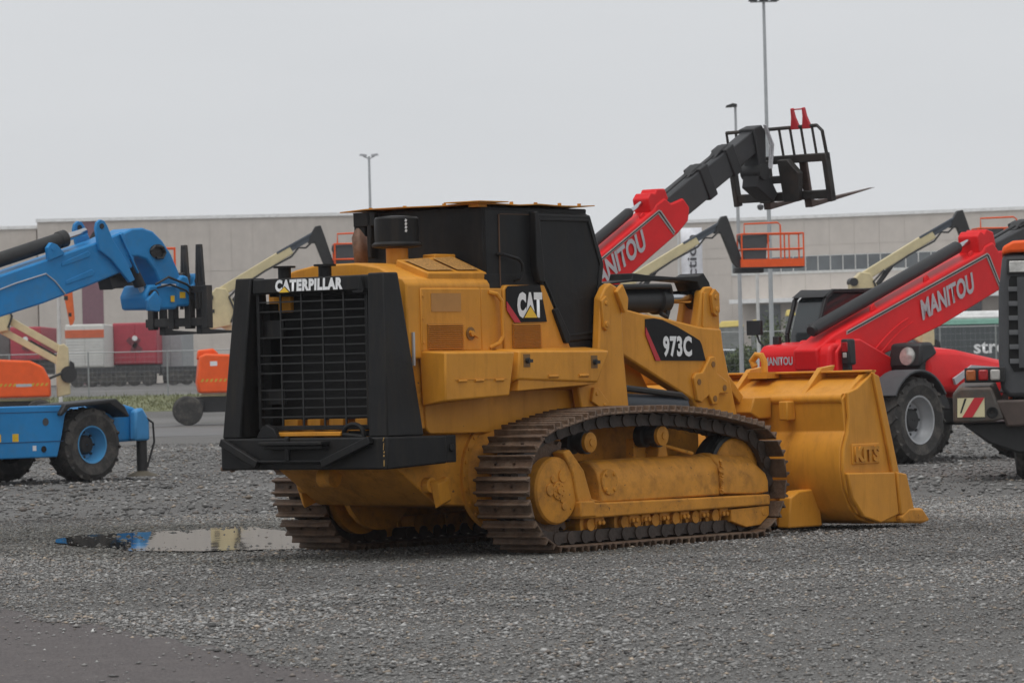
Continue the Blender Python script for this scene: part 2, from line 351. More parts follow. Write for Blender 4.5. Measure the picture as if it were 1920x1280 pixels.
# ---- air precleaner, exhaust, filler tubes
b = MB(); b.lathe([(.085, 0), (.085, .13)], (-1.1, -.17, 2.23), (0, 0, 1), 28); ne = b.build('intake_neck', YEL, LP)
b = MB(); b.lathe([(.11, 0), (.19, .012), (.195, .03), (.17, .05), (.17, .225), (.158, .24), (.05, .25)], (-1.1, -.17, 2.35), (0, 0, 1), 40); pc = b.build('precleaner_drum', BLK, ne)
b = MB()
for k in range(4):
    a = R(255 + 0); z = 2.47 + k * .026
    b.bar((-1.1 - .075, -.17 - .155, z), (-1.1 - .068, -.17 - .159, z + .018), .02, .003, (0, 1, 0))
b.build('print_mark', WHITE, pc, kind='stuff')
ex = MB(); r = .052; n = 20; c0 = Vector((-1.12, .175, 2.23)); lo = []; hi = []
for i in range(n):
    a = 2 * math.pi * i / n; lo.append(c0 + Vector((r * math.cos(a), r * math.sin(a), 0))); hi.append(c0 + Vector((r * 1.15 * math.cos(a) - .005, r * 1.15 * math.sin(a) + .012, .22 - .05 * math.cos(a - .6) - .02 * math.sin(3 * a))))
ex.add(lo + hi, [(i, (i + 1) % n, n + (i + 1) % n, n + i) for i in range(n)]); exo = ex.build('exhaust_pipe', RUSTP, LP)
md = exo.modifiers.new('wall', 'SOLIDIFY'); md.thickness = .008
b = MB(); b.box(-.72, -.64, .42, .46, 2.3, 2.66); b.box(-.72, -.66, .38, .60, 2.55, 2.66); b.build('exhaust_bracket', BLK, LP, .006)
b = MB(); b.prism([(.03, 2.42), (.075, 2.42), (.085, 2.50), (.03, 2.505)], 'x', -1.06, -1.0); b.build('reflector', mat('red_reflector', (.75, .02, .02), .3), LP, .005)
for y in (.36, -.05):
    b = MB(); b.cyl((-1.8, y, 2.05), (-1.8, y, 2.215), .05, n=16); b.cyl((-1.8, y, 2.215), (-1.8, y, 2.23), .085, n=16); b.build('latch_post', BLK, LP)
# ---- rear guard
gd = MB(); gd.box(-1.86, -1.78, -.60, .60, .935, .975); guard = gd.build('rear_guard', BLK, LP, .008)
for s in (-1, 1):
    top = [(-1.934, s * .747, 2.145), (-1.934, s * .586, 2.145), (-1.77, s * .586, 2.147), (-1.77, s * .747, 2.147)]
    mid = [(-1.988, s * .795, 1.47), (-1.988, s * .62, 1.47), (-1.68, s * .62, 1.47), (-1.68, s * .795, 1.47)]
    bot = [(-2.03, s * .83, .93), (-2.03, s * .645, .93), (-1.61, s * .645, .93), (-1.61, s * .83, .93)]
    if s < 0: top, mid, bot = [x[::-1] for x in (top, mid, bot)]
    gd = MB(); gd.add(bot + mid + top, [(3, 2, 1, 0), (8, 9, 10, 11)] + [(k * 4 + i, k * 4 + (i + 1) % 4, k * 4 + 4 + (i + 1) % 4, k * 4 + 4 + i) for k in (0, 1) for i in range(4)])
    gd.build('guard_post', BLK, guard, .012)
b = MB(); b.loft([(-1.925, -.586, 2.02), (-1.925, .586, 2.02), (-1.80, .586, 2.02), (-1.80, -.586, 2.02)], [(-1.918, -.586, 2.135), (-1.918, .586, 2.135), (-1.80, .586, 2.135), (-1.80, -.586, 2.135)]); beam = b.build('top_beam', BLK, guard, .012)
# the print faces the rear: reading direction is from the left side (+y) to the right side (-y)
lettering('CATERPILLAR', WHITE, beam, (-1.9245, .345, 2.032), (0, -1, 0), (.06, 0, 1), .68, .092, bold=.06, off=.004, sp=1.12)
b = MB(); b.add([(-1.931, .31, 2.024), (-1.931, .185, 2.024), (-1.927, .2475, 2.075)], [(0, 1, 2)]); b.build('triangle_mark', BLACKP, beam)
b = MB(); b.add([(-1.934, .298, 2.027), (-1.934, .197, 2.027), (-1.931, .2475, 2.068)], [(0, 1, 2)]); b.build('triangle_mark', YELP, beam)
# grid
b = MB(); b.box(-1.91, -1.87, -.56, -.53, .99, 2.02); b.box(-1.91, -1.87, .53, .56, .99, 2.02); b.box(-1.91, -1.87, -.53, .53, .985, 1.02); gf = b.build('grille_frame', BLK, guard, .004)
GRD = mat('grille_bar_paint', (.013, .0128, .0125), .55, var=.3, scale=8)
for i in range(1, 5):
    y = -.53 + 1.06 * i / 5; b = MB(); b.box(-1.905, -1.893, y - .007, y + .007, 1.0, 2.02); b.build('grille_bar', GRD, gf)
z = 1.09
for i in range(14):
    y1 = .53 if i not in (4, 8, 10, 11) else .318
    b = MB(); b.bar((-1.899, -.53, z + random.uniform(-.004, .004)), (-1.899, y1, z + random.uniform(-.004, .004)), .010, .011); b.build('grille_bar', GRD, gf)
    z += .0665
for z0, z1 in ((1.68, 1.82), (1.18, 1.3)): b = MB(); b.box(-1.86, -1.84, .33, .52, z0, z1); b.build('filler_plate', BLK, gf, .004)
b = MB(); b.box(-1.66, -1.62, -.6, .52, 1.06, 2.05); b.build('radiator_core', HOLE, LP)
b = MB(); b.box(-1.80, -1.66, -.62, -.56, 1.0, 2.06); b.box(-1.80, -1.66, .52, .60, 1.0, 1.95); b.box(-1.80, -1.66, -.56, .52, 2.0, 2.06); b.build('radiator_shroud', BLK, LP)
b = MB(); b.box(-1.7, -1.63, .40, .58, 1.88, 2.1); b.build('radiator_tank', YEL, LP, .01)
for y0, y1 in ((.3, .45), (.07, .2), (-.16, -.02), (-.4, -.28), (-.52, -.44)):
    b = MB(); b.box(-1.76, -1.7, y0, y1, 1.015, 1.065); b.build('radiator_foot', YEL, LP, .005)
b = MB(); b.box(-1.95, -1.72, -.3, .5, .94, .972); b.build('floor_plate', YEL, LP, .005)
b = MB(); b.tube([(-1.95, -.53, .93)] + [(-1.95, -.43 + .1 * math.cos(R(a)), .95 + .075 * math.sin(R(a))) for a in range(180, -1, -20)][::-1] + [(-1.95, -.53, .93)], .018); b.build('lifting_hoop', BLK, guard)
b = MB(); b.prism([(.52, .93), (.3, .93), (.34, 1.0), (.42, 1.035), (.47, 1.0)], 'x', -1.99, -1.94); b.build('guard_hinge', BLK, guard, .006)
b = MB(); b.prism([(-.56, 2.02), (-.50, 2.02), (-.53, 2.13)], 'x', -1.95, -1.925); b.box(-1.96, -1.91, -.56, -.46, 2.0, 2.02); b.build('guard_latch', BLK, guard, .004)
# bumper
b = MB(); b.loft([(-2.04, -.84, .69), (-1.36, -.84, .715), (-1.36, .84, .715), (-2.04, .84, .69)], [(-2.04, -.84, .93), (-1.36, -.84, .926), (-1.36, .84, .926), (-2.04, .84, .93)]); bp = b.build('bumper', BLK, LP, .014)
b = MB()
for s in (-1, 1): b.box(-1.36, -1.24, s * .70, s * .83, .72, .925); b.cyl((-1.3, s * .83, .83), (-1.3, s * .845, .83), .03, n=12)
b.build('bumper_bracket', BLK, bp, .008)
b = MB(); b.bar((-2.07, .80, .905), (-2.09, .41, .73), .06, .05, (1, 0, 0)); b.bar((-2.07, -.70, .91), (-2.09, -.24, .735), .06, .05, (1, 0, 0)); b.box(-2.10, -2.04, -.26, .42, .745, .765); b.build('tow_frame', BLK, bp, .008)
b = MB(); b.box(-2.14, -2.03, -.27, .36, .875, .905); b.box(-2.11, -2.04, -.25, .34, .845, .875); b.cyl((-2.09, .11, .755), (-2.09, .11, .94), .022, n=12); b.build('tow_plate', BLK, bp, .008)
b = MB()
for z0, z1 in ((.925, .90), (.885, .835), (.825, .812), (.80, .785), (.76, .715)): b.tube([(-2.043, -.803 + random.uniform(-.006, .006), z0), (-2.044, -.80 + random.uniform(-.008, .008), z1)], random.uniform(.003, .0055), 6)
b.build('scraped_weld', mat('bare_weld', (.4, .25, .08), .6, var=.5, scale=30), bp, kind='stuff')
b = MB(); b.cyl((-1.86, .84, .70), (-1.86, 1.0, .695), .018, n=10); b.cyl((-1.86, .88, .70), (-1.86, .9, .70), .03, n=10); b.build('hitch_pin', RUSTP, bp)
b = MB(); b.box(-1.58, -1.56, -.72, -.705, 1.45, 1.7); b.build('door_stay', GALV, LP)
# ---- tracks
PR, PI_ = .445, .425; SC = (-.49, .5); IC = (1.97, .48); YT = 1.03
path = []
path += arc(SC[0], SC[1], PR, 100, 270, 40)
path += [(SC[0] + (IC[0] - SC[0]) * i / 30, .055) for i in range(1, 30)]
path += arc(IC[0], IC[1], PI_, 270, 440, 40)
ctl = [(IC[0] + PI_ * math.cos(R(440)), IC[1] + PI_ * math.sin(R(440))), (1.5, .99), (1.0, 1.035), (.62, 1.045), (.2, 1.04), (-.1, 1.02), (SC[0] + PR * math.cos(R(100)), SC[1] + PR * math.sin(R(100)))]
for i in range(len(ctl) - 1):
    p0 = ctl[max(i - 1, 0)]; p1 = ctl[i]; p2 = ctl[i + 1]; p3 = ctl[min(i + 2, len(ctl) - 1)]
    for k in range(1, 8):
        t = k / 8
        path.append(tuple(.5 * (2 * p1[j] + (p2[j] - p0[j]) * t + (2 * p0[j] - 5 * p1[j] + 4 * p2[j] - p3[j]) * t * t + (3 * p1[j] - p0[j] - 3 * p2[j] + p3[j]) * t ** 3) for j in (0, 1)))
    if i < len(ctl) - 2: path.append(p2)
Lp = [0]
for i in range(len(path)):
    a, c = path[i], path[(i + 1) % len(path)]; Lp.append(Lp[-1] + math.hypot(c[0] - a[0], c[1] - a[1]))
def on_path(s):
    s %= Lp[-1]
    for i in range(len(path)):
        if Lp[i + 1] >= s:
            a, c = path[i], path[(i + 1) % len(path)]; t = (s - Lp[i]) / max(1e-9, Lp[i + 1] - Lp[i])
            return (a[0] + (c[0] - a[0]) * t, a[1] + (c[1] - a[1]) * t)
NS = round(Lp[-1] / .172); pitch = Lp[-1] / NS
sh = MB(); w = .26
sh.prism([(-pitch * .44, 0), (pitch * .46, 0), (pitch * .46, .012), (pitch * .38, .016), (pitch * .33, .056), (pitch * .24, .057), (pitch * .19, .016), (-pitch * .18, .016), (-pitch * .23, .057), (-pitch * .32, .056), (-pitch * .38, .016), (-pitch * .44, .012)], 'y', -w, w)
for y in (-.09, .09):
    for x in (-.006, .006): sh.cyl((x * 0 , y, .018), (x * 0, y, .034), .014, n=6)
proto = None
for s in (-1, 1):
    b = MB()
    for k in range(NS):
        p = Vector((on_path(k * pitch)[0], 0, on_path(k * pitch)[1])); q3 = on_path((k + 1) * pitch); q = Vector((q3[0], 0, q3[1]))
        t = (q - p).normalized(); nrm = Vector((-t.z, 0, t.x))      # inward (path runs with the outside on its right)
        cc = Vector(((SC[0] + IC[0]) / 2, 0, .5))
        if nrm.dot(cc - p) < 0: nrm = -nrm
        for dy in (-.095, .095):
            yy = s * YT + dy; o = Vector((0, yy, 0))
            b.bar(p + o + nrm * .06 + t * .01, q + o + nrm * .06 - t * .01, .045, .085, nrm)
            b.cyl(p + o + nrm * .055 + Vector((0, -.035, 0)), p + o + nrm * .055 + Vector((0, .035, 0)), .052, n=12)
    trk = b.build('track_chain', CHAIN, LP, kind='stuff')
    for k in range(NS):
        s0 = (k + .5) * pitch; p = on_path(s0); a = on_path(s0 - pitch * .5); c = on_path(s0 + pitch * .5)
        t = Vector((c[0] - a[0], 0, c[1] - a[1])).normalized(); nrm = Vector((t.z, 0, -t.x))
        cc = Vector((.7, 0, .5)) - Vector((p[0], 0, p[1]))
        if nrm.dot(cc) > 0: nrm = -nrm
        y = nrm.cross(t)
        Mx = Matrix((t, y, nrm)).transposed().to_4x4(); Mx.translation = (p[0], s * YT, p[1])
        if proto is None: o = sh.build('track_shoe', RUST, trk, .005, 1); proto = o
        else:
            o = proto.copy(); COL.objects.link(o); o.parent = trk
        o.matrix_local = Mx
    # sprocket, final drive hub
    b = MB()
    n = 25; pts = []
    for i in range(n):
        for a, rr in ((0, .395), (.35, .395), (.5, .35), (.85, .35)): t = 2 * math.pi * (i + a) / n; pts.append((SC[0] + rr * math.cos(t), SC[1] + rr * math.sin(t)))
    b.prism(pts, 'y', s * (YT - .05), s * (YT + .05)); b.build('sprocket', RUST, LP)
    b = MB(); b.lathe([(.34, 0), (.34, .06), (.30, .1), (.262, .17), (.258, .36), (.245, .378), (.22, .383)], (SC[0] + .02, s * .80, .475), (0, s, 0), 48); hub = b.build('final_drive_hub', YELD, LP)
    b = MB(); yo = 1.182
    b.cyl((SC[0] + .02, s * yo, .475), (SC[0] + .02, s * (yo + .016), .475), .07, n=24)
    b.cyl((SC[0] + .02, s * (yo + .015), .475), (SC[0] + .02, s * (yo + .03), .475), .028, n=12)
    for ax, az, rr in ((-.08, .01, .045), (.08, .11, .05), (-.04, .09, .028), (.09, -.12, .03), (.06, -.07, .022)): b.cyl((SC[0] + ax, s * yo, .475 + az), (SC[0] + ax, s * (yo + .012), .475 + az), rr, n=18)
    for i in range(8): t = i * math.pi / 4; b.cyl((SC[0] + .02 + .052 * math.cos(t), s * (yo + .014), .475 + .052 * math.sin(t)), (SC[0] + .02 + .052 * math.cos(t), s * (yo + .024), .475 + .052 * math.sin(t)), .007, n=6)
    b.build('hub_cap', YELD, hub, .004)
    # idler
    b = MB(); b.lathe([(.30, 0), (.365, .02), (.365, .1), (.30, .12), (.30, .14), (.365, .16), (.365, .2), (.33, .21)], (IC[0] + .04, s * .86, IC[1]), (0, s, 0), 44); idl = b.build('idler_wheel', DARK, LP)
    b = MB(); b.lathe([(.335, 0), (.33, .012), (.08, .02)], (IC[0] + .04, s * 1.07, IC[1]), (0, s, 0), 44); b.build('idler_disc', YELD, idl)
    # carrier rollers
    for x, z in ((.02, .83), (.95, .855)):
        b = MB(); b.lathe([(.09, 0), (.09, .07), (.065, .08), (.065, .13), (.09, .14), (.09, .2)], (x, s * .90, z), (0, s, 0), 24); cr_ = b.build('carrier_roller', DARK, LP)
        b = MB(); b.lathe([(.078, 0), (.078, .03), (.05, .036), (.03, .04), (.03, .05)], (x, s * 1.10, z), (0, s, 0), 24); b.build('roller_cap', YELD, cr_)
        b = MB(); b.prism([(x - .06, .6), (x + .16, .6), (x + .05, .84), (x - .05, .84)], 'y', s * .80, s * .88); b.build('roller_bracket', YELD, LP, .006)
    # track roller frame
    def yz(prof): return prof
    b = MB(); a0 = .05; 
    secA = [(.86, .36), (.86, .62), (.92, .675), (1.02, .69), (1.10, .67), (1.165, .60), (1.19, .50), (1.19, .36)]
    b.prism([(s * q[0], q[1]) for q in secA], 'x', .05, 1.62); fr = b.build('recoil_housing', YELD, LP, .015)
    b = MB(); A1 = [(1.62, s * q[0], q[1] + .012) for q in secA]; A2 = [(2.12, s * q[0], q[1] - .01) for q in secA]; A3 = [(2.30, s * (1.02 + (q[0] - 1.02) * .95), .36 + (q[1] - .36) * .62) for q in secA]
    b.add(A1 + A2 + A3, [tuple(range(8)), tuple(range(16, 24))] + [(k * 8 + i, k * 8 + (i + 1) % 8, k * 8 + 8 + (i + 1) % 8, k * 8 + 8 + i) for k in (0, 1) for i in range(8)]); b.build('idler_yoke_cover', YELD, fr, .012)
    b = MB()
    for i in range(14): b.cyl((1.62, s * (1.195), .38 + i * .019), (1.62 + random.uniform(-.012, .012), s * (1.205 + random.random() * .01), .39 + i * .019), random.uniform(.012, .024), n=7)
    b.build('weld_bead', YELD, fr, kind='stuff')
    b = MB(); b.cyl((.16, s * 1.17, .52), (.16, s * 1.205, .52), .1, n=24)
    for ax, az in ((-.05, .06), (.05, .06), (-.05, -.06), (.05, -.06)): b.cyl((.16 + ax, s * 1.2, .52 + az), (.16 + ax, s * 1.215, .52 + az), .016, n=8)
    b.build('inspection_cover', YELD, fr, .004)
    b = MB(); b.prism([(-.24, .25), (-.24, .375), (.1, .365), (2.26, .345), (2.28, .33), (2.27, .258), (.1, .25)], 'y', s * .84, s * 1.215); b.build('roller_guard', YELD, fr, .015)
    b = MB(); b.prism([(-.41, .765), (-.33, .785), (-.16, .62), (-.07, .40), (.07, .37), (-.24, .37), (-.26, .44), (-.3, .6)], 'y', s * 1.08, s * 1.2); b.prism([(-.25, .262), (-.25, .385), (-.07, .385), (-.05, .262)], 'y', s * 1.0, s * 1.23); b.build('scraper_bracket', YELD, fr, .012)
    b = MB(); b.prism([(1.75, .24), (2.275, .252), (2.275, .175), (2.15, .10), (1.95, .09), (1.75, .145)], 'y', s * .9, s * 1.2); b.cyl((2.2, s * 1.19, .205), (2.2, s * 1.205, .205), .035, n=14); b.build('guiding_guard', YELD, fr, .015)
    for x in (-.03, .40, .56, .80, 1.07, 1.33, 1.60):
        b = MB(); b.lathe([(.11, 0), (.11, .05), (.08, .06), (.08, .16), (.11, .17), (.11, .22), (.085, .225), (.08, .205), (.05, .21), (.05, .245)], (x, s * .91, .20), (0, s, 0), 20); b.build('track_roller', YELD, fr)
        b = MB(); b.box(x + .04, x + .15, s * 1.05, s * 1.17, .19, .255); b.cyl((x + .07, s * 1.17, .21), (x + .07, s * 1.19, .21), .02, n=8); b.cyl((x + .12, s * 1.17, .21), (x + .12, s * 1.19, .21), .02, n=8); b.build('roller_clamp', YELD, fr, .006)
    b = MB(); b.prism([(.05, .36), (1.7, .36), (1.7, .62), (.05, .62)], 'y', s * .6, s * .86); b.prism([(1.05, .66), (1.2, .66), (1.16, .80), (1.08, .80)], 'y', s * .86, s * 1.0); b.bar((1.15, s * .95, .78), (1.38, s * 1.1, .70), .05, .03); b.build('frame_bridge', YELD, fr, .01)
# ---- loader towers, lift arms, tilt linkage
for s in (-1, 1):
    b = MB(); b.prism([(.62, 1.95), (.69, 2.04), (.753, 2.072), (.86, 2.03), (.89, 1.95), (.90, 1.55), (.96, 1.05), (.35, 1.05), (.30, 1.26), (.50, 1.3), (.58, 1.55)], 'y', s * .725, s * .80); tw = b.build('loader_tower', YEL, LP, .014)
    b = MB(); b.prism([(.62, 1.72), (.60, 1.93), (.66, 1.97), (.70, 1.93), (.70, 1.74), (.66, 1.69)], 'y', s * .8, s * .825)
    b.cyl((.655, s * .82, 1.91), (.655, s * .835, 1.91), .02, n=10); b.cyl((.655, s * .82, 1.745), (.655, s * .835, 1.745), .025, n=10)
    b.build('pivot_pad', YEL, tw, .008)
    b = MB(); b.prism([(.78, 2.0), (.86, 2.06), (.93, 1.95), (.92, 1.86), (.88, 1.83)], 'y', s * .80, s * .84)
    b.build('top_pad', YEL, tw, .008)
    b = MB(); b.prism([(.44, 1.14), (.47, 1.25), (.52, 1.25), (.66, 1.13), (.60, 1.06)], 'y', s * .8, s * .83); b.cyl((.5, s * .82, 1.20), (.5, s * .838, 1.20), .018, n=8); b.cyl((.6, s * .82, 1.11), (.6, s * .838, 1.11), .018, n=8)
    b.build('pivot_pad', YEL, tw, .008)
    b = MB(); arm = [(.84, 1.93), (1.0, 1.875), (1.29, 1.825), (1.55, 1.795), (1.88, 1.745), (2.03, 1.72), (2.339, 1.70), (2.36, 1.55), (2.53, 1.0), (2.72, .62), (2.72, .42), (2.55, .42), (2.30, .75), (1.99, 1.03), (1.924, 1.122), (.884, 1.545), (.80, 1.6)]
    b.prism(arm, 'y', s * .60, s * .72); la = b.build('lift_arm', YEL, LP, .016)
    if s < 0:
        b = MB(); b.prism([(1.295, 1.785), (1.41, 1.79), (1.516, 1.778), (1.72, 1.72), (1.945, 1.638), (2.025, 1.605), (2.05, 1.57), (2.1, 1.441), (1.417, 1.452), (1.29, 1.675)], 'y', -.727, -.7195); k = b.build('decal_plate', BLACKP, la)
        b = MB(); b.prism([(1.292, 1.72), (1.288, 1.66), (1.415, 1.449), (1.48, 1.449)], 'y', -.731, -.7272); b.build('red_flash', REDP, k)
        lettering('973C', WHITE, k, (1.515, -.731, 1.478), (1, 0, -.012), (0, 0, 1), .39, .17, bold=.042, off=.001, sp=1.08)
    b = MB(); b.prism([(2.1, 1.43), (2.13, 1.47), (2.19, 1.475), (2.225, 1.43), (2.22, 1.34), (2.36, 1.27), (2.37, 1.17), (2.25, 1.17), (2.21, 1.08), (2.15, 1.08), (2.1, 1.16), (2.0, 1.10), (1.94, 1.12), (1.90, 1.30), (1.93, 1.34), (2.02, 1.345)], 'y', s * .718, s * .752)
    pp = b.build('pin_retainer_plate', YEL, la, .008)
    for x, z in ((2.165, 1.41), (1.965, 1.27), (2.315, 1.215), (2.18, 1.13)): b = MB(); b.cyl((x, s * .75, z), (x, s * .757, z), .025, n=14); b.build('bolt', mat('shadow_hole', (.22, .1, .02), .6), pp)
    # bellcrank: two cheeks with the rod end between them
    ck = [(2.02, 1.70), (2.05, 1.80), (2.07, 1.86), (2.10, 2.0), (2.15, 2.045), (2.24, 2.05), (2.32, 1.99), (2.345, 1.9), (2.345, 1.55), (2.1, 1.5)]
    b = MB(); b.prism(ck, 'y', s * .62, s * .70); bc = b.build('bellcrank', YEL, LP, .014)
    b = MB(); b.prism([(x + .07, z) for x, z in ck], 'y', s * .42, s * .49); b.box(2.1, 2.32, s * .49, s * .62, 1.5, 1.66); b.build('bellcrank_cheek', YEL, bc, .014)
    b = MB(); b.prism([(2.22, 1.83), (2.20, 1.98), (2.25, 2.03), (2.31, 1.99), (2.31, 1.84), (2.27, 1.80)], 'y', s * .70, s * .73); b.cyl((2.255, s * .73, 1.96), (2.255, s * .74, 1.96), .022, n=10); b.cyl((2.265, s * .73, 1.86), (2.265, s * .74, 1.86), .022, n=10)
    b.prism([(2.09, 1.72), (2.12, 2.0), (2.16, 2.0), (2.15, 1.72), (2.12, 1.70)], 'y', s * .70, s * .712)
    b.build('pin_pad', YEL, bc, .006)
    # tilt cylinder and its guard
    y = s * .555
    b = MB(); b.lathe([(.05, 0), (.1, .03), (.1, .78), (.118, .79), (.118, .90), (.09, .93), (.05, .94)], (.86, y, 1.925), (1, 0, .02), 28); tc_ = b.build('tilt_cylinder', DARK, LP)
    b = MB(); b.cyl((1.78, y, 1.962), (2.2, y, 1.966), .052, n=20); b.build('cylinder_rod', CHROME, tc_)
    b = MB(); b.cyl((2.22, y - .055, 1.966), (2.22, y + .055, 1.966), .1, n=20); b.build('rod_eye', DARK, tc_)
    b = MB(); b.tube([(.9, y - .1, 2.04), (1.3, y - .12, 2.05), (1.7, y - .12, 2.05), (1.74, y - .1, 2.0)], .022); b.tube([(1.7, y - .1, 1.85), (1.68, y - .1, 1.8), (1.6, y - .1, 1.83)], .02); b.build('hydraulic_line', DARK, tc_)
    b = MB(); b.prism([(.86, 2.075), (1.2, 2.10), (1.22, 2.155), (1.4, 2.14), (1.78, 2.125), (2.1, 2.135), (2.17, 2.16), (2.25, 2.08), (2.28, 1.98), (2.24, 1.96), (2.12, 2.02), (2.08, 2.085), (1.78, 2.10), (1.2, 2.085), (.86, 2.06)], 'y', y - .12, y + .12); b.build('rod_guard', BLK, tc_, .008)
    # lift cylinder
    b = MB(); b.lathe([(.06, 0), (.10, .02), (.10, 1.02), (.085, 1.04), (.05, 1.05)], (.80, s * .66, 1.11), (1, 0, -.05), 26); lc = b.build('lift_cylinder', mat('blue_black_steel', (.022, .027, .035), .5, var=.2), LP)
    b = MB(); b.cyl((1.80, s * .66, 1.06), (2.2, s * .66, .99), .05, n=18); b.build('cylinder_rod', CHROME, lc)
    b = MB(); b.tube([(.85, s * .72, 1.25), (1.3, s * .72, 1.21), (1.75, s * .72, 1.165), (1.84, s * .71, 1.12)], .028); b.tube([(.93, s * .65, 1.62), (1.03, s * .66, 1.32), (1.1, s * .66, 1.12)], .012); b.build('hydraulic_line', DARK, lc)
b = MB(); b.prism([(.9, 1.0), (2.05, 1.0), (2.0, 1.14), (1.9, 1.17), (1.72, 1.14), (1.6, 1.25), (1.45, 1.45), (1.2, 1.55), (.9, 1.6)], 'y', -.5, .5); b.build('front_frame', YEL, LP, .015)
b = MB(); b.box(2.05, 2.3, -.6, .6, 1.25, 1.5); b.build('arm_crossbeam', YEL, LP, .012)
for s in (-1, 1):
    b = MB(); b.bar((2.3, s * .52, 1.55), (2.95, s * .52, .95), .08, .14, (0, 1, 0)); b.build('tilt_link', YEL, LP, .01)
# ---- bucket
HWB = 1.45
outer = [(3.49, 1.30), (3.30, 1.24), (3.07, 1.135), (3.03, 1.10), (3.06, .83)] + [(3.03, .80), (2.975, .68), (2.965, .52), (3.0, .36), (3.09, .2), (3.22, .1), (3.42, .055), (3.8, .045), (4.15, .05)]
inner = [(4.15, .075), (3.8, .085), (3.45, .1), (3.28, .15), (3.14, .26), (3.06, .4), (3.03, .53), (3.035, .66), (3.1, .8), (3.11, 1.06), (3.32, 1.19), (3.49, 1.27)]
b = MB(); b.prism(outer + inner, 'y', -HWB + .02, HWB - .02); bk = b.build('bucket', YEL, LP, .01)
side = [(3.06, 1.15), (3.2, 1.185), (3.44, 1.31), (3.49, 1.27), (3.84, .2), (4.12, .075), (4.0, .04), (3.434, .07), (3.15, .15), (3.0, .36), (2.97, .52), (2.985, .68), (3.05, .82), (3.077, .955)]
for s in (-1, 1):
    b = MB(); b.prism(side, 'y', s * (HWB - .02), s * (HWB + .015)); sp = b.build('side_plate', YEL, bk, .01)
    b = MB(); b.prism([(3.40, 1.31), (3.49, 1.28), (3.80, .33), (3.70, .33)], 'y', s * (HWB + .012), s * (HWB + .045)); b.build('edge_strip', YEL, sp, .01)
    b = MB(); b.prism([(2.975, .49), (3.67, .475), (3.72, .12), (3.45, .06), (3.2, .12), (3.04, .28)], 'y', s * (HWB + .012), s * (HWB + .055)); b.prism([(3.685, .475), (3.83, .455), (3.94, .14), (3.73, .115)], 'y', s * (HWB + .012), s * (HWB + .07)); b.build('wear_plate', YEL, sp, .012)
    b = MB(); b.prism([(3.72, .10), (3.85, .17), (4.05, .16), (4.17, .05), (4.05, .03), (3.75, .045)], 'y', s * (HWB - .05), s * (HWB + .075)); b.build('edge_tip', YELD, sp, .02)
# raised letters on the bucket side
b = MB(); b.box(3.09, 3.49, -HWB - .028, -HWB - .012, .555, .725); kp = b.build('name_plate', YEL, bk, .008)
lettering('KITS', YELD, kp, (3.115, -HWB - .03, .575), (1, 0, 0), (0, 0, 1), .35, .13, bold=.05, off=.004, th=.012)
# spill guard ribs, top rail, hook
b = MB(); b.cyl((3.46, -HWB, 1.305), (3.46, HWB, 1.305), .03, n=10); b.build('top_rail', YEL, bk)
b = MB(); b.box(3.34, 3.5, -HWB, HWB, 1.315, 1.33); b.build('rail_lip', YEL, bk, .004)
for y in (-1.40, -.98, -.25, .25, .98, 1.40):
    b = MB(); b.prism([(3.07, 1.12), (3.36, 1.30 + (.06 if abs(y) < 1.2 else 0)), (3.56, 1.33 + (.05 if abs(y) < 1.2 else 0)), (3.48, 1.26), (3.3, 1.18)], 'y', y - .025, y + .025); b.build('spill_guard_rib', YEL, bk, .006)
b = MB(); b.tube([(3.3, -.46, 1.32), (3.3, -.46, 1.42), (3.3, -.43, 1.475), (3.3, -.38, 1.48), (3.3, -.335, 1.43), (3.3, -.36, 1.38)], .03, 10); b.box(3.22, 3.40, -.54, -.34, 1.28, 1.335); b.build('lifting_hook', YEL, bk)
b = MB(); b.cyl((3.06, -HWB + .03, 1.10), (3.06, HWB - .03, 1.10), .045, n=12); b.build('back_tube', YEL, bk)
for s in (-1, 1):
    b = MB(); b.prism([(3.02, 1.13), (2.78, 1.13), (2.72, 1.0), (2.84, .95), (3.02, .95)], 'y', s * .40, s * .72); b.box(2.92, 3.04, s * .86, s * .95, .93, 1.09); b.build('coupler_ear', YEL, bk, .012)
    b = MB(); b.prism([(3.1, .48), (2.72, .48), (2.62, .42), (2.62, .12), (2.72, .05), (3.2, .045), (3.1, .2)], 'y', s * .62, s * .72); b.prism([(3.1, .36), (2.82, .35), (2.70, .30), (2.66, .05), (3.15, .045)], 'y', s * 1.0, s * 1.12); b.cyl((2.68, s * .55, .52), (2.68, s * .78, .52), .07, n=16); b.build('hinge_lug', YEL, bk, .014)
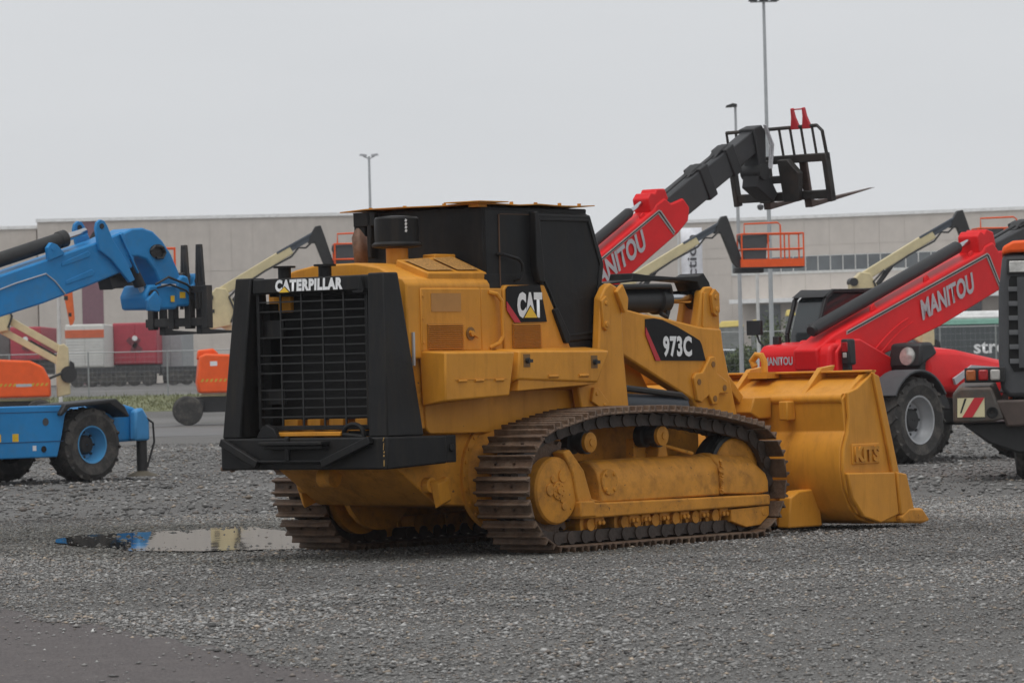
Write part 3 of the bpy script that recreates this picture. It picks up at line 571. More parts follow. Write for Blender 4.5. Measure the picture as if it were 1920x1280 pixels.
# ================================================================== ground
def ground_mat():
    m = bpy.data.materials.new('gravel_ground'); m.use_nodes = True; t = m.node_tree; N = t.nodes; L = t.links; b = N['Principled BSDF']
    tc = N.new('ShaderNodeTexCoord'); src = tc.outputs['Object']
    def noise(sc, det=8, ro=.7):
        n = N.new('ShaderNodeTexNoise'); n.inputs['Scale'].default_value = sc; n.inputs['Detail'].default_value = det; n.inputs['Roughness'].default_value = ro; L.new(src, n.inputs['Vector']); return n.outputs[0]
    def ramp(f, a, b_, c0, c1):
        r = N.new('ShaderNodeMapRange'); r.inputs[1].default_value = a; r.inputs[2].default_value = b_; L.new(f, r.inputs[0])
        x = N.new('ShaderNodeMix'); x.data_type = 'RGBA'; x.inputs[6].default_value = c0 + (1,); x.inputs[7].default_value = c1 + (1,); L.new(r.outputs[0], x.inputs['Factor']); return x.outputs[2]
    fine = ramp(noise(38, 5, .85), .38, .62, (.08, .076, .071), (.29, .282, .27))
    big = ramp(noise(.16, 6, .6), .36, .66, (.66, .645, .63), (1.06, 1.06, 1.06))
    mu = N.new('ShaderNodeMix'); mu.data_type = 'RGBA'; mu.blend_type = 'MULTIPLY'; mu.inputs['Factor'].default_value = 1; L.new(fine, mu.inputs[6]); L.new(big, mu.inputs[7])
    L.new(mu.outputs[2], b.inputs['Base Color']); b.inputs['Roughness'].default_value = .8
    v = N.new('ShaderNodeTexVoronoi'); v.inputs['Scale'].default_value = 34; L.new(src, v.inputs['Vector'])
    bp = N.new('ShaderNodeBump'); bp.inputs['Strength'].default_value = 1; bp.inputs['Distance'].default_value = .04; L.new(v.outputs[0], bp.inputs['Height']); L.new(bp.outputs[0], b.inputs['Normal'])
    return m
GM = ground_mat()
def sheet(name, rows, m, zoff=0):
    """rows: list of (Y, x0, x1)"""
    b = MB(); v = []; f = []
    for (Y, x0, x1) in rows: v += [(x0, Y, tz(Y) + zoff), (x1, Y, tz(Y) + zoff)]
    f = [(2 * i, 2 * i + 1, 2 * i + 3, 2 * i + 2) for i in range(len(rows) - 1)]
    b.add(v, f); return b.build(name, m)
rows = [(Y, -900, 900) for Y in (-60, 0, 15, 30, 60, 100, 149, 150, 160, 170, 180, 190, 210, 230, 250, 270, 400, 1200, 3000)]
struct(sheet('ground', rows, GM))
ASPH = mat('worn_asphalt', (.11, .094, .091), .8, var=.55, scale=45, dirt=(.19, .17, .162), amt=.6, dscale=3.2, bump=1.0, bscale=110)
ROADM = mat('road_asphalt', (.105, .102, .1), .6, var=.25, scale=.8, dirt=(.15, .147, .143), amt=.6, dscale=.5)
# asphalt apron in the near left corner, its edge broken by gravel
def edge_y(px): return np.interp(px, [-300, 0, 190, 400, 700, 1100], [1098, 1142, 1178, 1215, 1283, 1390])
bd = [gnd(px, float(edge_y(px)) + random.uniform(-6, 6)) for px in range(-300, 1101, 25)]
b = MB(); pts = [(p.x, p.y) for p in bd] + [(2.0, 2), (-9, 2)]
b.prism(pts, 'z', -.05, .005); struct(b.build('asphalt_apron', ASPH))
# far road strip
struct(sheet('road', [(114, -70, 90), (124, -72, 92), (134, -74, 94)], ROADM, .006))
struct(sheet('road', [(140, -74, 94), (146, -74, 94)], ROADM, .006))
# puddle
pud = [(100, 1014), (150, 1006), (230, 1003), (262, 1001), (300, 999), (345, 998), (400, 993), (440, 990), (480, 992), (520, 996), (570, 1002), (620, 1012), (600, 1024), (560, 1031), (510, 1033), (450, 1034), (380, 1036), (320, 1035), (262, 1036), (210, 1032), (150, 1026), (110, 1021)]
pw = []
for i in range(len(pud)):
    a = gnd(*pud[i]); c = gnd(*pud[(i + 1) % len(pud)])
    for k in range(4):
        q = a.lerp(c, k / 4); pw.append((q.x + random.uniform(-.03, .03), q.y + random.uniform(-.10, .10)))
WAT = bpy.data.materials.new('puddle_water'); WAT.use_nodes = True
wb = WAT.node_tree.nodes['Principled BSDF']; wb.inputs['Base Color'].default_value = (.03, .028, .025, 1); wb.inputs['Roughness'].default_value = .02; wb.inputs['IOR'].default_value = 1.33; wb.inputs['Specular IOR Level'].default_value = 1.0
_t = WAT.node_tree; _n = _t.nodes.new('ShaderNodeTexNoise'); _n.inputs['Scale'].default_value = 1.6; _c = _t.nodes.new('ShaderNodeTexCoord'); _t.links.new(_c.outputs['Object'], _n.inputs['Vector']); _b = _t.nodes.new('ShaderNodeBump'); _b.inputs['Strength'].default_value = .08; _b.inputs['Distance'].default_value = .01; _t.links.new(_n.outputs[0], _b.inputs['Height']); _t.links.new(_b.outputs[0], wb.inputs['Normal'])
b = MB(); b.add([(x, y, .017 + (y - 37) * .0006) for x, y in pw], [tuple(range(len(pw)))]); o = b.build('puddle', WAT); struct(o)
# loose gravel, real stones
def pip(px, py, poly):
    ins = np.zeros(len(px), bool); n = len(poly); j = n - 1
    for i in range(n):
        xi, yi = poly[i]; xj, yj = poly[j]
        c = ((yi > py) != (yj > py)) & (px < (xj - xi) * (py - yi) / (yj - yi + 1e-12) + xi); ins ^= c; j = i
    return ins
_ph = rng.random((9, 3)) * 6.283; _fr = [(.35, .22), (.6, .31), (.22, .5), (.9, .42), (1.3, .75), (.5, 1.1), (2.1, 1.2), (1.7, 1.9), (2.9, 2.4)]
def fld(x, d):
    r = 0
    for i, (a, b_) in enumerate(_fr): r = r + np.sin(a * x + _ph[i, 0] + 1.4 * np.sin(b_ * d + _ph[i, 1])) * np.sin(b_ * d + _ph[i, 2] + .6 * np.sin(a * 1.3 * x)) / (1 + i * .35)
    return r
def lane(x, d):
    # two pairs of wheel ruts where the stones are pressed in and the damp fines show
    u = (x + .5) * .35 + (d - 31) * .94; w = (x - 1.0) * .9 - (d - 27) * .25
    l = np.zeros_like(x)
    for c, s_ in ((-4.3, .32), (-2.2, .36), (-7.6, .3)): l = np.maximum(l, np.exp(-((u - c + .25 * np.sin(x * .7)) / s_) ** 2))
    return l
def damp(x, d): return np.clip(.98 + .2 * fld(x * 1.05, d * .95) + .1 * fld(x * .45, d * .5 + 3), .55, 1.22) * (1 - .16 * lane(x, d))
def gravel(name, n, d0, d1, size, label):
    d = np.sqrt(rng.random(n) * (d1 ** 2 - d0 ** 2) + d0 ** 2); x = (rng.random(n) * 2 - 1) * (d * .132 + 1.5)
    d = d + 0
    ex = np.array([p.x for p in bd]); ey = np.array([p.y for p in bd]); o_ = np.argsort(ex); lim = np.interp(x, ex[o_], ey[o_])
    on_asph = (d < lim) & (x < ex.max())
    near_edge = np.exp(-np.clip(lim - d, 0, 50) / .45)
    keep = (~on_asph) | (rng.random(n) < .03 + .6 * near_edge ** 1.5)
    ip = pip(x, d, pw); cxp = sum(q[0] for q in pw) / len(pw); cyp = sum(q[1] for q in pw) / len(pw)
    core = pip(x, d, [(cxp + (q[0] - cxp) * .93, cyp + (q[1] - cyp) * .72) for q in pw]); keep &= (~ip) | (rng.random(n) < np.where(core, np.where(x < -3.5, .30, .05), .5))
    keep &= rng.random(n) > .3 * lane(x, d) + .25 * np.clip(-fld(x, d) - .2, 0, 1)
    x = x[keep]; d = d[keep]; ip = ip[keep]; n = len(x)
    s = size * np.exp(rng.normal(0, .5, n)) * (1 + .18 * fld(x * 1.3 + 5, d)); s = np.clip(s, size * .35, size * 3.4)
    s[ip] *= 1.25
    oct_ = np.array([(1, 0, 0), (0, 1, 0), (-1, 0, 0), (0, -1, 0), (0, 0, 1), (0, 0, -1.)])
    V = np.repeat(oct_[None], n, 0) + rng.normal(0, .24, (n, 6, 3))
    a = rng.random(n) * 6.283; ca, sa = np.cos(a), np.sin(a)
    V[:, :, 0] *= 1.25; V[:, :, 2] *= (.34 + .3 * rng.random(n))[:, None]
    X = V[:, :, 0] * ca[:, None] - V[:, :, 1] * sa[:, None]; Y = V[:, :, 0] * sa[:, None] + V[:, :, 1] * ca[:, None]
    lump = .006 * np.sin(x * 1.7 + d * .9) * np.sin(d * 1.3 - x) + .006
    V = np.stack([X * s[:, None] + x[:, None], Y * s[:, None] + d[:, None], V[:, :, 2] * s[:, None] + (s * .22 + np.maximum(lump, 0))[:, None]], 2)
    F = np.array([(0, 1, 4), (1, 2, 4), (2, 3, 4), (3, 0, 4), (1, 0, 5), (2, 1, 5), (3, 2, 5), (0, 3, 5)])
    faces = (F[None] + (np.arange(n) * 6)[:, None, None]).reshape(-1, 3)
    me = bpy.data.meshes.new(name); me.vertices.add(n * 6); me.vertices.foreach_set('co', V.reshape(-1).astype(np.float32))
    nf = len(faces); me.loops.add(nf * 3); me.loops.foreach_set('vertex_index', faces.reshape(-1).astype(np.int32))
    me.polygons.add(nf); me.polygons.foreach_set('loop_start', np.arange(0, nf * 3, 3, dtype=np.int32))
    me.update(calc_edges=True)
    base = rng.choice(6, n, p=[.34, .26, .16, .12, .07, .05])
    pal = np.array([(.255, .243, .228), (.19, .18, .168), (.335, .325, .308), (.24, .2, .17), (.11, .104, .098), (.33, .265, .2)])
    c = pal[base] * np.array([.82, .835, .85]) * np.exp(rng.normal(0, .2, n))[:, None]
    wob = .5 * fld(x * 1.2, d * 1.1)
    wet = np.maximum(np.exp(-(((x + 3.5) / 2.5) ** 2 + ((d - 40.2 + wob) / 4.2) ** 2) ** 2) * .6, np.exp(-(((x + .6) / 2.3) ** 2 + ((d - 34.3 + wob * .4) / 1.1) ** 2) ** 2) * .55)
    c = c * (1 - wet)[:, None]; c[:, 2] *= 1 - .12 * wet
    c *= damp(x, d)[:, None]; c[ip] *= .7
    ca_ = me.color_attributes.new('stone_tone', 'FLOAT_COLOR', 'POINT')
    ca_.data.foreach_set('color', np.repeat(np.concatenate([c, np.ones((n, 1))], 1), 6, 0).reshape(-1).astype(np.float32))
    m = MATS.get('loose_stone')
    if not m:
        m = bpy.data.materials.new('loose_stone'); m.use_nodes = True; t = m.node_tree; at_ = t.nodes.new('ShaderNodeVertexColor'); at_.layer_name = 'stone_tone'
        t.links.new(at_.outputs[0], t.nodes['Principled BSDF'].inputs['Base Color']); t.nodes['Principled BSDF'].inputs['Roughness'].default_value = .62; MATS['loose_stone'] = m
    me.materials.append(m); o = bpy.data.objects.new(name, me); COL.objects.link(o); stuff(o, label); o['category'] = 'gravel'; return o
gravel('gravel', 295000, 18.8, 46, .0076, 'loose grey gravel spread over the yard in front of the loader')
gravel('far_gravel', 45000, 46, 100, .017, 'coarser looking gravel further back between the parked machines')
# grass verge below the fence
GR = mat('grass_turf', (.125, .135, .055), .9, var=.4, scale=.8, dirt=(.17, .15, .08), amt=.6, dscale=.4)
struct(sheet('grass_verge', [(164, -60, 60), (170, -60, 60), (180, -60, 60), (188, -60, 60)], GR, .01))
n = 16000; v = []; f = []
for i in range(n):
    x = random.uniform(-32, 32); y = random.uniform(165, 188); h = random.uniform(.05, .16) * (2.2 if random.random() < .05 else 1); a = random.uniform(0, 3.14); w = .03
    z = tz(y); k = len(v); v += [(x - w * math.cos(a), y - w * math.sin(a), z), (x + w * math.cos(a), y + w * math.sin(a), z), (x + random.uniform(-.08, .08), y + random.uniform(-.08, .08), z + h)]; f.append((k, k + 1, k + 2))
b = MB(); b.add(v, f); o = b.build('grass', GR); stuff(o, 'green grass growing along the foot of the fence'); o['category'] = 'grass'
# ================================================================== buildings, poles, fences
PAN = mat('concrete_panel', (.545, .495, .445), .85, var=.07, scale=.9, dirt=(.47, .43, .39), amt=.5, dscale=.35, streak=True, bump=.1, bscale=4)
PAN2 = mat('concrete_panel_light', (.56, .51, .46), .85, var=.06, scale=.8, dirt=(.5, .455, .415), amt=.4, dscale=.3, streak=True)
MAR = mat('maroon_panel', (.2, .095, .12), .7, var=.1)
COP = mat('white_coping', (.8, .8, .79), .6)
JOINT = mat('panel_joint', (.49, .445, .40), .9)
WFR = mat('white_window_frame', (.6, .6, .58), .5)
WGL = mat('window_glass', (.1, .112, .118), .15, var=.3, scale=.4, spec=.7)
def building(name, label, A, B, H, depth, cols, rowsz, m, special=None, base=1.5):
    """facade from A to B (ground points), panels as pieces"""
    A = Vector((A.x, A.y, base)); B = Vector((B.x, B.y, base)); d = (B - A); Lx = d.length
    root = empty(name, A, math.atan2(d.y, d.x)); tag(root, label, 'building')
    b = MB(); b.box(0, Lx, .03, depth, 0, H - .3); b.build('wall', JOINT, root)
    pw_ = Lx / cols; zs = [H * r for r in rowsz]
    b = MB(); b.box(.02, pw_ - .02, 0, .12, 0, 1); pm = {}
    for i in range(cols):
        for j in range(len(zs) - 1):
            mm = m
            if special and special(i, j): mm = special(i, j)
            if mm == 'skip': continue
            key = (mm.name,)
            bb = MB(); g = .012; bb.box(i * pw_ + g, (i + 1) * pw_ - g, random.uniform(-.012, .012), .12, zs[j] + g, zs[j + 1] - g)
            bb.build('wall_panel', mm, root)
    b = MB(); b.box(-.1, Lx + .1, -.12, .5, H - .28, H); b.build('coping', COP, root)
    b = MB(); b.box(0, Lx, .5, depth, H - .5, H - .25); b.build('roof', JOINT, root)
    return root, Lx
def gp(px, d): p = at(px, 700, d); return Vector((p.x, p.y, 0))
# left warehouse
D1 = 345
def htop(px, py, d): return at(px, py, d).z - 1.5
H1 = htop(300, 405, D1)
A1, B1 = gp(76, D1), gp(1000, D1 + 3)
px_w = (1296 - 76) / 17
lw, Lx = building('warehouse', 'long pale concrete warehouse with maroon panels behind the trailers', A1, B1, H1, 60, 23, [0, .33, .665, 1], PAN, lambda i, j: MAR if i in (2,) else None)
ann, _ = building('warehouse_annex', 'lower pale concrete building end at the left edge of the photo', gp(-1000, D1 + 4), gp(74, D1 + 4), htop(20, 424, D1 + 4), 50, 22, [0, .5, 1], PAN)
b = MB(); b.box(46.1, 46.25, 1, 1.15, htop(20, 424, D1 + 4) - .3, htop(20, 424, D1 + 4) + .9); b.box(46.0, 46.35, .9, 1.25, htop(20, 424, D1 + 4) + .5, htop(20, 424, D1 + 4) + .9); b.build('roof_vent', DARK, ann)
# right building with window band and canopy
D2 = 352
H2 = htop(1290, 412, D2); A2, B2 = gp(1150, D2 + 3), gp(2600, D2 - 24)
CL = 30; hz = at(1450, 512, D2 - 3).z - 1.5; ht_ = at(1450, 481, D2 - 3).z - 1.5; cz = at(1450, 566, D2 - 3).z - 1.5
rb, Lx2 = building('office_hall', 'pale concrete hall with a strip of windows and a white canopy', A2, B2, H2, 60, CL, [0, cz / H2, hz / H2, ht_ / H2, .8, 1], PAN2, lambda i, j: 'skip' if (j == 2 and 5 <= i <= 15) or (j == 0 and i >= 6) else None)
pw2 = Lx2 / CL
for i in range(5, 16):
    for k in range(2):
        x0 = i * pw2 + k * pw2 / 2; x1 = x0 + pw2 / 2
        b = MB(); b.box(x0 + .02, x1 - .02, -.02, .08, hz, hz + .1); b.box(x0 + .02, x1 - .02, -.02, .08, ht_ - .08, ht_); b.box(x0 + .02, x0 + .09, -.02, .08, hz + .1, ht_ - .08); w_ = b.build('window', WFR, rb)
        b = MB(); b.box(x0 + .09, x1 - .02, .0, .05, hz + .1, ht_ - .08); b.build('pane', WGL, w_)
b = MB(); b.box(5 * pw2, 16 * pw2, -.06, .1, hz - .12, hz); b.build('window_sill', WFR, rb)
b = MB(); b.box(5.4 * pw2, Lx2, -3.2, .1, cz - .1, cz + .25); b.build('canopy', COP, rb)
for i in range(6, CL, 2):
    b = MB(); b.box(i * pw2, i * pw2 + pw2 * .95, .005, .12, .2, cz - .2); o = b.build('shop_window', WGL, rb)
    b = MB(); b.box((i + 1) * pw2, (i + 2) * pw2 - .1, .0, .12, 0, cz - .2); b.build('wall_panel', PAN2, rb)
# light masts and poles
def pole(name, label, px, py_base, d, py_top, r0, r1, m=GALV, cat='pole', group=None):
    p0 = at(px, py_base, d); p0.z = tz(d); top = at(px, py_top, d).z
    root = empty(name, p0); tag(root, label, cat, group)
    b = MB(); b.lathe([(r0 * 1.5, 0), (r0 * 1.5, .06), (r0, .08), (r0, 1.5), (r1, top - p0.z)], (0, 0, 0), (0, 0, 1), 12); b.build('shaft', m, root)
    return root, top - p0.z
r_, h_ = pole('light_mast', 'tall grey light mast with a security camera, tallest pole in the photo', 1449, 700, 165, 2, .1, .06, cat='light mast')
b = MB(); b.box(-.55, .55, -.05, .05, h_ - .04, h_ + .03); b.build('cross_arm', GALV, r_)
for x in (-.45, 0, .45):
    b = MB(); b.prism([(x - .18, h_ + .02), (x + .18, h_ + .02), (x + .14, h_ + .12), (x - .14, h_ + .12)], 'y', -.25, .2); b.build('floodlight', DARK, r_)
cz_ = at(1449, 388, 165).z - r_.location.z
b = MB(); b.tube([(0, 0, cz_ + .35), (-.32, 0, cz_ + .35), (-.34, 0, cz_ + .15)], .025, 6); b.lathe([(.05, .12), (.13, .08), (.14, 0), (.1, -.09), (.03, -.12)], (-.34, 0, cz_), (0, 0, 1), 14); b.build('security_camera', mat('camera_housing', (.08, .08, .085), .4), r_)
r_, h_ = pole('street_light', 'slim grey lamp post with a flat dark lamp head, behind the raised red boom', 1391, 700, 150, 200, .085, .045, cat='lamp post')
b = MB(); b.prism([(-.36, h_ - .02), (.06, h_ + .0), (.05, h_ + .1), (-.1, h_ + .13), (-.34, h_ + .05)], 'y', -.16, .16); b.build('lamp_head', DARK, r_)
r_, h_ = pole('twin_street_light', 'distant grey lamp post with two lamp heads above the cab roof', 702, 720, 290, 293, .15, .08, cat='lamp post')
for s in (-1, 1):
    b = MB(); b.tube([(0, 0, h_ - .2), (s * .25, 0, h_ - .05), (s * .4, 0, h_)], .04, 6); b.prism([(s * .15, h_), (s * .7, h_ + .06), (s * .62, h_ + .2), (s * .16, h_ + .14)], 'y', -.2, .2); b.build('lamp_head', GREYP, r_)
pole('flag_pole', 'plain thin white pole standing between the lamp mast and the lamp post', 1424, 700, 158, 505, .075, .06, WFR)
pole('site_pole', 'thin white pole beside the white trailer at the left', 114, 745, 160, 535, .08, .06, WFR)
r_, h_ = pole('banner_pole', 'white pole carrying the tall white banner behind the loader arms', 1278, 700, 155, 425, .06, .045, WFR)
p = at(1284, 425, 155); q = at(1324, 640, 155); wdt = (1324 - 1284) / FPX * 155; htb = (640 - 425) / FPX * 155
bn = empty('banner', (r_.location.x, r_.location.y, r_.location.z)); tag(bn, 'tall white vertical banner with grey lettering behind the loader arms', 'banner')
v = []; f = []
for i in range(7):
    for j in range(2): v.append((.09 + j * wdt, .03 * math.sin(i * 1.1 + j), h_ - .05 - htb * i / 6))
f = [(2 * i, 2 * i + 1, 2 * i + 3, 2 * i + 2) for i in range(6)]
b = MB(); b.add(v, f); o = b.build('cloth', mat('banner_cloth', (.8, .81, .85), .8), bn); md = o.modifiers.new('t', 'SOLIDIFY'); md.thickness = .01
lettering('construction', mat('grey_lettering', (.05, .05, .06), .6), bn, (.09 + wdt * .72, -.06, h_ - htb * 1.03), (0, 0, 1), (-1, 0, 0), htb * .955, wdt * .42, bold=.012)
# fences
def fence(name, label, x0, x1, Y, h, step, wires, m, mesh_dx):
    root = empty(name, (x0, Y, tz(Y))); tag(root, label, 'fence'); L_ = x1 - x0; n = int(L_ / step)
    for i in range(n + 1):
        b = MB(); b.cyl((i * step, 0, 0), (i * step, 0, h + .05), .035, n=8); b.build('post', m, root)
    b = MB(); b.cyl((0, 0, h), (L_, 0, h), .025, n=6); b.build('top_rail', m, root)
    b = MB()
    for k in range(wires): b.cyl((0, -.04, .08 + k * (h - .1) / wires), (L_, -.04, .08 + k * (h - .1) / wires), .003, n=4)
    x = 0
    while x < L_: b.cyl((x, -.045, .02), (x, -.045, h), .002, n=4); x += mesh_dx
    stuff(b.build('wire_mesh', m, root))
FEN = mat('fence_steel', (.3, .31, .32), .5, metal=.4)
Yf = 186
fence('chain_fence', 'wire mesh fence with grey posts in front of the red and white trailers', gp(-130, Yf).x, gp(700, Yf).x, Yf, at(193, 661, Yf).z - tz(Yf), 3.65, 9, FEN, .22)
Yr = 180
fence('mesh_fence', 'grey wire panel fence in front of the office hall, right of the loader arms', gp(1240, Yr).x, gp(2050, Yr).x, Yr, at(1400, 622, Yr).z - tz(Yr), 2.5, 8, FEN, .22)
# trailers beyond the fence
def trailer(name, label, cat, px0, px1, py0, py1, d, m, stripe=None, group=None, slats=0, deco=False):
    a = at(px0, py1, d); c = at(px1, py0, d); w_ = c.x - a.x; zb = a.z - 1.5; zt = c.z - 1.5
    root = empty(name, (a.x, d, 1.5)); tag(root, label, cat, group)
    b = MB(); b.box(0, w_, 0, 9, zb, zt); bx = b.build('body', m, root, .06)
    b = MB(); b.box(.06, w_ / 2 - .015, -.05, .0, zb + .08, zt - .1); b.build('rear_door', m, bx, .02); b = MB(); b.box(w_ / 2 + .015, w_ - .06, -.05, 0, zb + .08, zt - .1); b.build('rear_door', m, bx, .02)
    if stripe: b = MB(); b.box(-.02, w_ + .02, -.09, -.05, zt - .85, zt - .35); b.build('stripe', stripe, bx)
    for k in range(slats): z = zb + .2 + (zt - zb - 1.1) * k / slats; b = MB(); b.box(.06, w_ - .06, -.07, -.05, z, z + .05); b.build('slat', WFR, bx)
    if deco:
        b = MB(); b.bar((w_ * .34, -.08, zb + (zt - zb) * .62), (w_ * .64, -.08, zb + (zt - zb) * .32), .03, .35, (0, 0, 1)); b.bar((w_ * .42, -.085, zb + (zt - zb) * .32), (w_ * .6, -.085, zb + (zt - zb) * .62), .02, .25, (0, 0, 1)); b.build('emblem', mat('dark_red_mark', (.16, .03, .04), .5), bx)
        b = MB(); b.cyl((w_ * .5, -.1, zb + (zt - zb) * .63), (w_ * .5, -.12, zb + (zt - zb) * .63), .17, n=14); b.build('emblem_dot', WHITE, bx)
    b = MB(); b.box(.1, w_ - .1, .1, 8.5, .75, zb - .02); b.build('chassis_frame', DARK, root)
    for x in (.25, w_ - .55):
        for y in (.9, 2.2): b = MB(); b.lathe([(.3, 0), (.5, .03), (.5, .27), (.3, .3)], (x, y, .5), (1, 0, 0), 20); b.build('wheel', TYRE, root)
    b = MB(); b.box(.05, w_ - .05, -.12, -.02, .5, .62); b.build('underrun_bar', DARK, root)
TRED = mat('trailer_red', (.40, .035, .055), .55, var=.08); TWH = mat('trailer_white', (.62, .61, .57), .6, var=.06); TOR = mat('trailer_orange', (.6, .12, .04), .5)
trailer('box_trailer', 'red box trailer at the far left, half hidden by the cream lift arms', 'trailer', 20, 76, 612, 676, 256, TRED, group='red trailers beyond the fence', deco=True)
trailer('box_trailer', 'red box trailer with a dark diamond emblem, right of the white trailer', 'trailer', 213, 293, 604, 684, 258, TRED, group='red trailers beyond the fence', deco=True)
trailer('curtain_trailer', 'white slatted trailer with an orange top stripe', 'trailer', 124, 194, 607, 690, 252, TWH, TOR, slats=9)
trailer('grey_trailer', 'dark grey trailer rear between the white and the red trailer', 'trailer', 195.5, 212, 610, 690, 262, mat('trailer_grey', (.13, .12, .115), .6))
trailer('grey_trailer', 'dark grey trailer rear at the left edge of the photo', 'trailer', -40, 18.5, 612, 690, 259, mat('trailer_grey', (.13, .12, .115), .6))
trailer('silver_trailer', 'light grey trailer rear between the red trailer and the loader guard', 'trailer', 296, 342, 620, 690, 262, mat('trailer_silver', (.3, .31, .315), .6))
# low dark wagons in front of the trailers
for k, (a, c, lab) in enumerate(((124, 300, 'long low dark flat trailer parked under the white and red trailers'), (304, 470, 'long low dark flat trailer parked behind the small orange lift'))):
    p0 = at(a, 720, 246); p1 = at(c, 720, 246); L_ = p1.x - p0.x
    root = empty('flat_trailer', (p0.x, 246, tz(246))); tag(root, lab, 'trailer', 'low dark flat trailers')
    b = MB(); b.box(0, L_, 0, 2.4, .75, 1.15); b.build('deck', mat('flatbed_dark', (.035, .035, .036), .7, var=.3), root)
    b = MB(); b.box(.2, L_ - .2, .1, .2, .4, .75); b.build('side_guard', DARK, root)
    for i in range(6): b = MB(); x = .7 + i * (L_ - 1.4) / 5; b.lathe([(.25, 0), (.46, .03), (.46, .25), (.25, .28)], (x, -.05, .46), (0, 1, 0), 18); b.build('wheel', TYRE, root)
# bus at the right
d = 200; a = at(1752, 690, d); c = at(2010, 583, d)
bus = empty('city_bus', (a.x, d, tz(d))); tag(bus, 'dark grey bus with mint green stripe and white roof behind the red telehandler', 'bus')
Lb = c.x - a.x; zt = c.z - tz(d)
b = MB(); b.box(0, Lb, 0, 2.5, .35, zt - .55); bd_ = b.build('body', mat('bus_dark', (.055, .065, .068), .2, var=.2, scale=.3, spec=.7), bus, .08)
b = MB(); b.box(-.02, Lb + .02, -.03, 2.52, zt - .55, zt - .28); b.build('stripe', mat('mint_paint', (.25, .5, .4), .5), bus, .03)
b = MB(); b.box(0, Lb, .0, 2.5, zt - .28, zt - .1); b.box(1.4, Lb, .4, 2.1, zt - .1, zt + .12); b.build('roof', COP, bus, .06)
for i in range(5): b = MB(); x = .15 + i * Lb / 5; b.box(x, x + Lb / 5 - .08, -.012, .0, 1.15, zt - .65); b.build('window', GLASS, bd_)
q = at(1826, 663, d); lettering('stre', WHITE, bus, (q.x - a.x, -.016, q.z - tz(d)), (1, 0, 0), (0, 0, 1), 60 / FPX * d, 22 / FPX * d, bold=.02)
for x in (1.6, Lb - 1.6): b = MB(); b.lathe([(.3, 0), (.48, .03), (.48, .25), (.3, .28)], (x, -.03, .48), (0, 1, 0), 20); b.build('wheel', TYRE, bus)
# shrubs along the fence on the right
LEAF = [mat('leaf_a', (.07, .10, .035), .7, var=.4, scale=2), mat('leaf_b', (.10, .13, .05), .7, var=.4, scale=2)]
def shrub(label, px, d, hgt, wd, seed, g='shrubs behind the mesh fence'):
    rr = random.Random(seed); p = at(px, 700, d); root = empty('shrub', (p.x, d, tz(d))); tag(root, label, 'shrub', g)
    st = MB(); tips = []
    for i in range(9):
        a = rr.uniform(0, 6.28); e = Vector((math.cos(a) * wd * rr.uniform(.1, .5), math.sin(a) * wd * .5, hgt * rr.uniform(.6, 1)))
        pts = [Vector((0, 0, 0)), e * .5 + Vector((rr.uniform(-.1, .1), 0, .1)), e]; st.tube(pts, .02, 5); tips += [(pts[1], e)] * 1
    st.build('stem', mat('bark', (.09, .07, .05), .9), root)
    for q in range(2):
        v = []; f = []
        for i in range(650):
            s, e = rr.choice(tips); c = s.lerp(e, rr.uniform(-.3, 1.05)) + Vector((rr.gauss(0, .16), rr.gauss(0, .16), rr.gauss(0, .14)))
            c.z = max(c.z, .05); u = Vector((rr.gauss(0, 1), rr.gauss(0, 1), rr.gauss(0, 1))).normalized(); w = u.cross(Vector((rr.gauss(0, 1), rr.gauss(0, 1), rr.gauss(0, 1)))).normalized(); k = len(v); sz = rr.uniform(.05, .11)
            v += [c - u * sz, c + w * sz * .5, c + u * sz, c - w * sz * .5]; f.append((k, k + 1, k + 2, k + 3))
        b = MB(); b.add(v, f); stuff(b.build('crown', LEAF[q], root))
shrub('tall loose green shrub beside the light mast, behind the red rear of the telehandler', 1452, 183, 3.1, 2.0, 3)
shrub('green shrub half hidden behind the red telehandler cab', 1488, 184, 2.6, 1.8, 9)
shrub('low green shrub behind the fence, right of the loader bellcrank', 1396, 182.5, 1.7, 1.5, 5)
shrub('small green shrub behind the fence, next to the bellcrank edge', 1362, 183, 1.3, 1.4, 6)
# yellow tarpaulins on stacked goods far behind the fence
for k, (px, py, w_, lab) in enumerate(((1482, 580, 20, 'stack under a yellow sheet, rising out of the green shrubs'), (1370, 601, 50, 'low wide stack under a yellow sheet beside the bellcrank'), (1417, 599, 18, 'small stack under a yellow sheet behind the thin white pole'))):
    p = at(px, py, 240); wd = w_ / FPX * 240; g = tz(240); H_ = p.z - g; root = empty('covered_stack', (p.x, 240, g)); tag(root, lab, 'stack', 'stacks under yellow sheets')
    b = MB(); b.box(-wd * .47, wd * .47, -.4, .5, 0, H_ - .3); b.build('crate_stack', mat('grey_crates', (.2, .21, .2), .8, var=.3, scale=2), root, .03)
    b = MB(); b.loft([(-wd * .5, -.45, H_ - .42), (wd * .5, -.45, H_ - .36), (wd * .5, .55, H_ - .36), (-wd * .5, .55, H_ - .42)], [(-wd * .36, -.3, H_ - .02), (wd * .3, -.3, H_), (wd * .34, .4, H_), (-wd * .36, .4, H_ - .04)]); b.build('yellow_sheet', mat('yellow_fabric', (.62, .49, .14), .7), root, .06)
